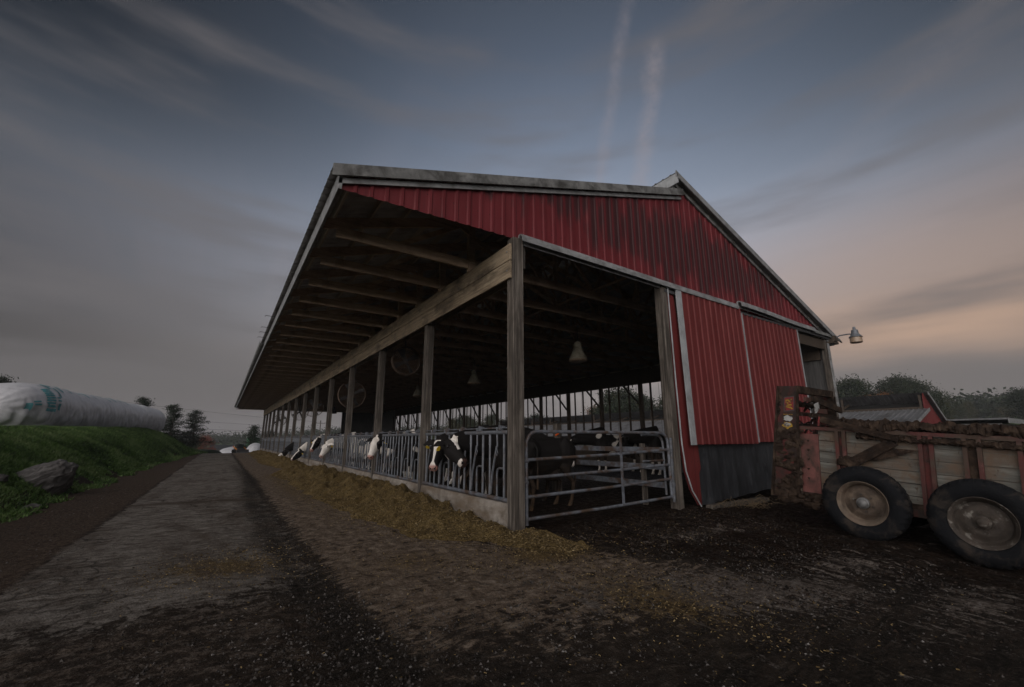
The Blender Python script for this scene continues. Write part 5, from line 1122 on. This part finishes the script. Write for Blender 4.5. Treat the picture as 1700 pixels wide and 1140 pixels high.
for q in range(10): ink(3.6+q*1.15, 3.75+q*1.15, .75+.05*(q % 3), 1.1+.12*(q % 2)); ink(4.05+q*1.15, 4.2+q*1.15, 1.1, 1.35+.05*(q % 2))

# ------------------------------------------------------------------ grass and weeds on the bank
def grass_mat():
    m, t, b = new_mat('bank_grass'); g = N(t, 'ShaderNodeNewGeometry'); tc = N(t, 'ShaderNodeTexCoord')
    big = noise_n(t, tc.outputs['Object'], .55, 6., .7); f = mth(t, 'ADD', mth(t, 'MULTIPLY', g.outputs['Random Per Island'], .38), mth(t, 'ADD', mth(t, 'MULTIPLY', mth(t, 'SUBTRACT', big, .5), 1.5), .31))
    LK(t, ramp(t, f, [(.24, (.013, .030, .006)), (.42, (.046, .098, .019)), (.58, (.105, .18, .042)), (.76, (.18, .235, .10))]).outputs[0], b.inputs['Base Color']); b.inputs['Roughness'].default_value = .6; b.inputs['Specular IOR Level'].default_value = .3
    return m
M['grass'] = grass_mat()
def grass_field():
    n = 180000
    y = 3.2+(nrng.random(n)**1.6)*55; foot = np.interp(y, [-12, 4, 14, 22, 35, 51, 60], [-7.6, -7.25, -7.2, -7.0, -6.75, -6.1, -5.4])
    foot = foot+(fbm(y*.8, y*0+3, 92)-.30)*1.1; x = foot+.05-nrng.random(n)**.9*4.8
    bare = fbm(x*.8, y*.6, 91); edge = (foot-x); keep = (bare > .36) | (edge > 1.2); keep &= ~((edge < .25) & (nrng.random(n) > .6)); keep &= ~((np.abs(x+7.62) < .5) & (np.abs(y-10.2) < .35) & (nrng.random(n) > .3)); x, y = x[keep], y[keep]; n = len(x)
    sc_ = .55+y*.035; z = ground_z(x, y)
    tall = .06+.10*fbm(x*1.1, y*.9, 95); th = nrng.random(n)*6.28; L = tall*sc_*(.6+.8*nrng.random(n)); wd = .0062*sc_*(.6+nrng.random(n))
    leafy = nrng.random(n) < (.45*ss(2.6, .6, foot[keep]-x)+.12); wd = np.where(leafy, wd*2.6, wd); L = np.where(leafy, L*.7, L)
    lean = np.where(leafy, .9, .45)*(.4+nrng.random(n)); dx, dy = np.cos(th), np.sin(th); px, py = -dy, dx
    B = np.stack([x, y, z-.01], 1); D = np.stack([dx*lean, dy*lean, np.ones(n)*.9], 1); D /= np.linalg.norm(D, axis=1)[:, None]; W = np.stack([px, py, np.zeros(n)], 1)*wd[:, None]
    Mi = B+D*(L*.55)[:, None]; T = B+D*L[:, None]+np.stack([dx, dy, -.35*np.ones(n)], 1)*(L*.18)[:, None]
    V = np.stack([B-W*.35, B+W*.35, Mi+W, T, Mi-W], 1).reshape(-1, 3); F = np.arange(5*n).reshape(-1, 5)
    o = bpy.data.objects.new('bank_grass', np_mesh('bank_grass', V, F, M['grass'])); COL.objects.link(o); tag(o, 'rough green grass and leafy weeds covering the bank', 'grass', None, 'stuff')
grass_field()

# ------------------------------------------------------------------ trees
def leaves(P, size, mat, name, parent, aspect=.6, up=0.):
    P = np.asarray(P); n = len(P); a = nrng.normal(size=(n, 3)); a /= np.linalg.norm(a, axis=1)[:, None]; b_ = nrng.normal(size=(n, 3)); b_[:, 2] += up; b_ = np.cross(a, b_); b_ /= np.linalg.norm(b_, axis=1)[:, None]
    s = (size*(.5+nrng.random(n)))[:, None]; V = np.stack([P-a*s, P-b_*s*aspect, P+a*s, P+b_*s*aspect], 1).reshape(-1, 3)
    o = bpy.data.objects.new(name, np_mesh(name, V, np.arange(4*n).reshape(-1, 4), mat)); COL.objects.link(o)
    if parent: o.parent = parent
    return o
def broadleaf(h, mat, seed, dens=46, per=55, sparse=.0, lsize=.15, w=.42):
    r = np.random.default_rng(seed); t = thing('broadleaf_tree', 'x', 'tree'); m = MB(); P = []
    lean = r.normal(size=2)*.04*h; top = Vector((lean[0], lean[1], h*.82))
    m.tube([(0, 0, -.3), (lean[0]*.2, lean[1]*.2, h*.25), (lean[0]*.6, lean[1]*.6, h*.55), top], [.03*h, .022*h, .013*h, .003*h], 7)
    for k in range(dens):
        f = r.random(); zz = h*(.26+.72*f); rad = w*h*math.sin(math.pi*min(1, .16+.84*(f*.86+.08)))**.75*(.45+.6*r.random()); an = r.random()*6.28
        c = np.array([math.cos(an)*rad+lean[0]*f, math.sin(an)*rad+lean[1]*f, zz+r.normal()*.03*h])
        if k % 2 == 0: m.tube([(lean[0]*f*.6, lean[1]*f*.6, max(h*.16, zz-.22*h*(.5+r.random()))), tuple(c*.55+np.array([0, 0, zz*.45-.03*h])), tuple(c)], [.009*h, .006*h, .002*h], 5)
        q = int(1.9*per*(.5+r.random())*(1-sparse)); g = r.normal(size=(q, 3))*np.array([.085, .085, .060])*h*(.7+.6*r.random()); P.append(c+g)
    m.build('trunk', M['bark'], t, True); leaves(np.concatenate(P), lsize*h/9, mat, 'crown', t); return t
def juniper(h, seed, w=.36, thin=.0):
    r = np.random.default_rng(seed); t = thing('juniper_tree', 'x', 'tree'); m = MB(); P = []
    m.tube([(0, 0, -.3), (.02*h, 0, h*.5), (0, .01*h, h*.97)], [.028*h, .018*h, .003*h], 7)
    nb = 60
    for k in range(nb):
        f = (k+r.random())/nb; zz = h*(.06+.92*f); L = w*h*(1-f)**.75*(.45+.85*r.random()**1.4)+.03*h; an = r.random()*6.28; rise = .10*L+.25*L*f
        e = np.array([math.cos(an)*L, math.sin(an)*L, zz+rise-.08*L]); m.tube([(0, 0, zz), tuple(e*.6+np.array([0, 0, zz*.4])), tuple(e)], [.007*h, .005*h, .002*h], 4)
        q = int(170*(.4+L/(w*h))*(1-thin)); s = r.random(q)**.7; base = np.array([0, 0, zz]); pts = base+(e-base)*s[:, None]; spread = (.03+.055*np.sin(math.pi*np.clip(s, .05, .98)))*h
        P.append(pts+r.normal(size=(q, 3))*spread[:, None]*np.array([.8, .8, .34]))
    m.build('trunk', M['bark'], t, True); leaves(np.concatenate(P), .0125*h, M['juniper'], 'crown', t, .5); return t
def place(t, x, y, label, z=None, sc_=1., rz=0., group=None):
    t.location = (x, y, gz(x, y)-.1 if z is None else z); t.scale = (sc_,)*3; t.rotation_euler = (0, 0, rz); tag(t, label, 'tree', group); return t
def at_head(px_head, dist): a = R_(px_head); return CAM.x+math.sin(a)*dist, CAM.y+math.cos(a)*dist
x, y = at_head(-4.5, 62); place(juniper(4.7, 1, .36), x, y, 'slim dark juniper with a pointed top just beyond the silage bags', .6)
x, y = at_head(-2.6, 60); place(juniper(4.1, 2, .5), x, y, 'broad dark juniper right of the slim one beyond the grass bank', .5)
x, y = at_head(-7.0, 66); place(juniper(5.6, 3, .2), x, y, 'dark juniper top peeping over the silage bag', .6)
x, y = at_head(-16.55, 40); place(juniper(3.9, 4, .3), x, y, 'dark juniper top at the left edge of the view over the bag', 1.2)
x, y = at_head(3.0, 78); place(juniper(5.4, 5, .34), x, y, 'dark bushy juniper at the far corner of the barn', -1.9)
x, y = at_head(4.6, 84); place(juniper(5.0, 6, .34), x, y, 'dark juniper partly hidden behind the far end of the feed curb', -2.2)
x, y = at_head(-1.35, 90); place(broadleaf(3.9, M['leaf_red'], 8, 50, 60), x, y, 'round dark red bush tree below the junipers', -2.2)
x, y = at_head(-2.1, 84); place(broadleaf(3.2, M['leaf_green'], 9, 40, 55), x, y, 'low dark green bush tree at the end of the grass bank', -1.9)
protos = [broadleaf(11, M['leaf_green'], 21, 60, 70, 0, .165), broadleaf(10, M['leaf_olive'], 22, 52, 60, .1, .165), broadleaf(9.5, M['leaf_rust'], 23, 50, 62, 0, .165), broadleaf(13, M['leaf_green'], 24, 64, 66, .1, .155, .36), broadleaf(10, M['leaf_olive'], 25, 40, 34, .35, .14, .38)]
kinds = ['dark green', 'olive', 'rusty orange', 'tall dark green', 'thin yellow green']
used = set()
def wood_tree(kd, head, dist, sc_, label, group, dz=0.):
    p = protos[kd]
    if kd in used: o = copy_tree(p)
    else: o = p; used.add(kd)
    x, y = at_head(head, dist); place(o, x, y, label, gz(x, y)-.3+dz, sc_, rng.uniform(0, 6.28), group)
# ridge seen right of the barn and over the red shed
spec = [(70.3, 118, 2, .95), (71.0, 124, 1, .85), (71.8, 120, 0, 1.12), (72.6, 126, 3, .95), (73.4, 118, 2, .8), (74.0, 128, 1, .9), (74.7, 120, 2, .85), (75.2, 125, 0, 1.08), (75.9, 122, 3, .92), (76.6, 128, 0, 1.0), (77.2, 122, 0, .92), (78.2, 150, 1, .8), (79.2, 190, 0, .8), (80.0, 200, 1, .8), (80.8, 215, 0, .7), (81.8, 215, 1, .7), (83.4, 150, 3, .8), (84.3, 150, 0, .85), (85.4, 140, 0, .95), (82.5, 180, 4, .7)]
wh = ['leaving the barn corner first', 'beside the yard light', 'with the roundest crown right of the yard light', 'with the highest crown on the ridge', 'in front of the tall pair', 'between the two crown groups', 'low over the red shed roof', 'behind the middle of the shed roof', 'rising over the shed ridge', 'near the shed gable', 'just left of the shed gable peak', 'right of the shed gable peak', 'standing low above the green field', 'at the back of the green field', 'small on the hazy far slope', 'smaller on the hazy far slope', 'leaning in from the right frame edge', 'second from the right frame edge', 'nearest the right frame edge', 'bare and low at the field edge']
for k, (hd, ds, kd, s) in enumerate(spec): wood_tree(kd, hd, ds, s*(.80 if hd < 82.5 else .72), '%s autumn tree %s' % (kinds[kd], wh[k]), 'trees on the ridge behind the red shed')
# tree line seen through the open right side of the barn
for k in range(44):
    hd = 26+k*1.0+rng.uniform(-.35, .35); kd = rng.choice([0, 0, 1, 2, 3, 4, 1]); s = rng.uniform(.62, .92)*(.74 if hd < 44 else 1.25)
    if 49 < hd < 57: kd = rng.choice([4, 4, 1, 0]); s *= .95
    ds = rng.uniform(100, 130) if hd > 45 else rng.uniform(120, 150)
    wood_tree(kd, hd, ds, s, '%s tree in the line seen through the open side of the barn' % kinds[kd], 'tree line beyond the barn, %s trees' % kinds[kd])
# far woods on the hills
def far_woods(name, hd0, hd1, d0, d1, n, h, mat, label, zf=None):
    P = []
    for k in range(n):
        hd = nrng.uniform(hd0, hd1); ds = nrng.uniform(d0, d1); x, y = at_head(hd, ds); z = gz(x, y); hh = h*(.55+.6*nrng.random())
        q = 46; g = nrng.normal(size=(q, 3))*np.array([.26, .26, .22])*hh; P.append(np.array([x, y, z+hh*.55])+g)
    tag(leaves(np.concatenate(P), h*.075, mat, name, None), label, 'woods', None, 'stuff')
far_woods('far_woods', -8, 28, 270, 460, 620, 7.5, M['leaf_green'], 'hazy wooded hills on the far horizon left of the barn')
far_woods('far_woods', 76, 96, 210, 420, 620, 9, M['leaf_green'], 'hazy wooded slope behind the green field at the right')
far_woods('hedge', 24, 70, 128, 165, 420, 4.2, M['leaf_olive'], 'dense undergrowth behind the tree line beyond the barn')

# ------------------------------------------------------------------ red shed beyond the barn, low shed right of it
sh = thing('red_shed', 'long low red shed with grey corrugated lower roof and dark open clerestory', 'shed', (29.5, 1.5, 0))
def shed():
    y0, y1 = 0., 46.; z0 = gz(29, 2)
    xw, xr, xe = -5.2, .0, 3.2                       # west eave, ridge, east eave
    zw, zlo, zr, ze = 1.75, 3.02, 3.95, 1.7
    lo = lambda x: zw+(zlo-zw)*(x-xw)/(-.9-xw)
    r1 = roof_sheet(xw-.3, -.9, lo, y0-.2, y1, .03); r1.build('lower_roof', M['shedroof'], sh)
    r2 = roof_sheet(-.55, xe+.3, lambda x: zr-(x+.55)*(zr-ze)/(xe+.55), y0-.2, y1, .03); r2.build('upper_roof', M['shedroof'], sh)
    MB().box((-.95, y0, z0-1), (-.90, y1, zlo)).box((-.93, y0+.1, zlo), (-.88, y1, zlo+.12)).build('clerestory_sill', M['darkwood'], sh)
    MB().box((.3, y0+.02, zlo-.4), (.36, y1, 3.6)).build('clerestory_shade_sheet', M['shedblack'], sh)
    pst = MB().box((-.92, -.05, zlo), (-.84, .05, zr-.15)).mesh('clerestory_post', M['darkwood'])
    for k in range(13): inst(pst, 'clerestory_post', sh, (0, y0+.1+k*3.7, 0))
    raf = MB().beam((-.88, 0, zlo+.2), (.28, 0, zr-.42), .06, .12).mesh('rafter', M['darkwood'])
    for k in range(13): inst(raf, 'rafter', sh, (0, y0+.1+k*3.7, 0))
    g = siding(MB(), xw, -.92, lambda x: z0-.5, lambda x: lo(x)-.03); siding(g, -.92, xe, lambda x: z0-.5, lambda x: min(zr-.04-max(0, x+.55)*(zr-ze)/(xe+.55), zlo+.1+(x+.92)*4.2)); g.build('gable_wall', M['reddoor'], sh)
    MB().prism([(xw-.3, lo(xw-.3)-.12), (-.9, zlo-.12), (-.9, zlo+.04), (xw-.3, lo(xw-.3)+.04)], (0, .04, 0), (0, -.25, 0)).prism([(-.55, zr-.14), (xe+.3, ze-.24), (xe+.3, ze-.1), (-.55, zr+.04)], (0, .04, 0), (0, -.25, 0)).build('rake_trim', M['trim'], sh)
    MB().box((xw, y0, z0-.5), (xw+.05, y1, zw-.5)).build('side_wall', M['boards'], sh)
shed()
s2 = thing('low_shed', 'low flat roofed lean-to with a pale fascia beside the red shed', 'shed', (37.0, -.6, 0))
MB().box((-1.5, 0, 2.52), (10, 8, 2.62)).build('roof', M['shedroof'], s2); MB().box((-1.5, -.06, 2.30), (10, -.01, 2.60)).build('fascia', M['trim'], s2); MB().box((-1.3, .3, 0), (9.8, 7.8, 2.3)).build('wall', M['boards'], s2)

# ------------------------------------------------------------------ far yard: wrapped bags, tractor, tin barn, pole and wires
def mound(hd, dist, wd, ht, L, rot, name, label, cat, mat, zz):
    x, y = at_head(hd, dist); m = MB(); n = 28; vs = []
    for (f, k) in ((0, .05), (.02, .55), (.06, .82), (.12, .96), (.2, 1.), (.5, 1.02), (.8, 1.), (.95, .8), (1., .1)):
        for j in range(n+1): a = math.pi*j/n; vs.append((math.cos(a)*wd/2*k*(1+.03*math.sin(f*40+j)), f*L, math.sin(a)**.8*ht*k))
    fs = [(i*(n+1)+j, i*(n+1)+j+1, (i+1)*(n+1)+j+1, (i+1)*(n+1)+j) for i in range(8) for j in range(n)]; m.add(vs, fs)
    o = m.build(name, mat, None, True); o.location = (x, y, zz); o.rotation_euler = (0, 0, R_(rot)); return tag(o, label, cat)
mound(.85, 76, 4.4, 2.2, 18, -6, 'silage_bag', 'white rounded silage bag end far down the lane', 'silage bag', M['plastic'], -1.95)
mound(3.25, 70, 2.6, 2.1, 12, -4, 'silage_bag', 'white wrapped heap at the far corner of the barn', 'silage bag', M['plastic'], -1.25)
mound(-.75, 96, 2.0, 1.9, 4, 20, 'silage_bag', 'tiny white bag end showing behind the grass bank', 'silage bag', M['plastic'], -2.6)
mound(-.5, 67, 3.6, 1.1, 3.0, 40, 'weed_mound', 'dark overgrown mound at the end of the lane', 'mound', M['juniper'], -.95)
x, y = at_head(1.75, 66); tc_ = thing('skid_loader', 'small dark loader with an orange boom parked at the end of the lane', 'loader', (x, y, gz(x, y)), R_(-70)); tc_.scale = (.8, .8, .62)
MB().box((-.5, -.6, .25), (.9, .6, .95)).build('body', M['blackmetal'], tc_, False, .05); cbn = MB().box((-.35, -.5, .95), (.45, .5, 1.75)).build('cab', M['glass'], tc_, False, .04)
MB().box((-.42, -.55, 1.76), (.52, .55, 1.83)).build('cab_roof', M['blackmetal'], cbn)
for s in (-1, 1):
    MB().beam((-.5, .68*s, 1.35), (1.35, .68*s, .55), .09, .2).build('boom_arm', M['machine_orange'], tc_)
    for xx in (-.2, .75): MB().lathe([(.0, -.12), (.2, -.12), (.36, -.1), (.38, 0), (.36, .1), (.2, .12), (0, .12)], 20, (xx, .72*s, .38), (0, 1, 0)).build('wheel', M['rubber'], tc_, True)
MB().prism([(1.35, .1), (2.05, .05), (2.1, .12), (1.5, .3), (1.45, .75), (1.35, .75)], (0, 1.8, 0), (0, -.9, 0)).build('bucket', M['blackmetal'], tc_)
x, y = at_head(3.1, 84); tr_ = thing('farm_tractor', 'green tractor cab with a pale canopy behind the far white heap', 'tractor', (x, y, gz(x, y)-.1), R_(100))
MB().box((-1.6, -.45, .9), (.3, .45, 1.6)).build('hood', M['machine_green'], tr_, False, .06); MB().box((.3, -.75, 1.0), (1.6, .75, 2.9)).build('cab', M['machine_green'], tr_, False, .05); MB().box((.2, -.85, 2.9), (1.75, .85, 3.1)).build('canopy', M['whitetrim'], tr_, False, .04)
for xx, rr in ((1.1, .85), (-1.2, .55)):
    for s in (-1, 1): MB().lathe([(0, -.2), (rr*.55, -.2), (rr*.95, -.18), (rr, 0), (rr*.95, .18), (rr*.55, .2), (0, .2)], 24, (xx, .85*s, rr), (0, 1, 0)).build('wheel', M['rubber'], tr_, True)
x, y = at_head(1.1, 150); tb = thing('tin_barn', 'weathered grey tin barn with a low gable far down the lane', 'barn', (x, y, gz(x, y)-.2), R_(-12)); tb.scale = (.72,)*3
MB().box((-7, -4, 0), (5, 4, 3.0)).build('wall', M['greybarn'], tb); MB().prism([(-4.5, 2.9), (4.5, 2.9), (0, 4.6)], (12.6, 0, 0), (-7.3, 0, 0), (0, 1, 0), (0, 0, 1)).build('roof', M['skirt'], tb); MB().prism([(-1.3, 0), (1.3, 0), (1.3, .9), (0, 1.8), (-1.3, .9)], (0, 2.5, 0), (2.6, -4.6, 3.2), (1, 0, 0), (0, 0, 1)).build('dormer', M['greybarn'], tb)
x, y = at_head(9.8, 118); po = thing('utility_pole', 'wooden utility pole seen between the far barn posts', 'pole', (x, y, gz(x, y)-.3)); zt = 6.0-(gz(x, y)-.3)
MB().tube([(0, 0, 0), (0, 0, zt)], [.17, .11], 10).build('shaft', M['postwood'], po, True); MB().box((-1.1, -.06, zt-.75), (1.1, .06, zt-.62)).build('crossarm', M['postwood'], po)
for xx in (-.95, 0, .95): MB().lathe([(0, 0), (.05, 0), (.06, .1), (.03, .14), (0, .14)], 10, (xx, 0, zt-.62)).build('insulator', M['hub'], po, True)
def wire(h0, d0, z0_, h1, d1, z1_, sag, label):
    a = at_head(h0, d0); b_ = at_head(h1, d1); pts = [(a[0]+(b_[0]-a[0])*k/24, a[1]+(b_[1]-a[1])*k/24, z0_+(z1_-z0_)*k/24-sag*4*(k/24)*(1-k/24)) for k in range(25)]
    o = MB().tube(pts, .016, 5).build('power_line', M['blackmetal'], None, True); tag(o, label, 'power line')
wire(-22, 70, 7.6, 9.8, 118, 5.6, .5, 'highest power line crossing the sky left of the barn'); wire(-22, 70, 5.6, 9.8, 118, 4.2, .5, 'middle power line crossing the sky left of the barn'); wire(-20, 76, 4.3, 9.8, 118, 2.9, .4, 'lowest power line crossing the sky left of the barn')

# ------------------------------------------------------------------ evening haze
hz = MB().box((-720, -75, -9), (820, 1120, 34)).build('haze', None, None); hz['kind'] = 'stuff'; hz['label'] = 'thin evening haze over the farm'
hm_ = bpy.data.materials.new('evening_haze'); hm_.use_nodes = True; ht = hm_.node_tree; ht.nodes.clear(); ho = N(ht, 'ShaderNodeOutputMaterial'); hv = N(ht, 'ShaderNodeVolumePrincipled'); LK(ht, hv.outputs[0], ho.inputs['Volume'])
hv.inputs['Color'].default_value = (.80, .82, .86, 1); hv.inputs['Density'].default_value = .0005; hz.data.materials.append(hm_)
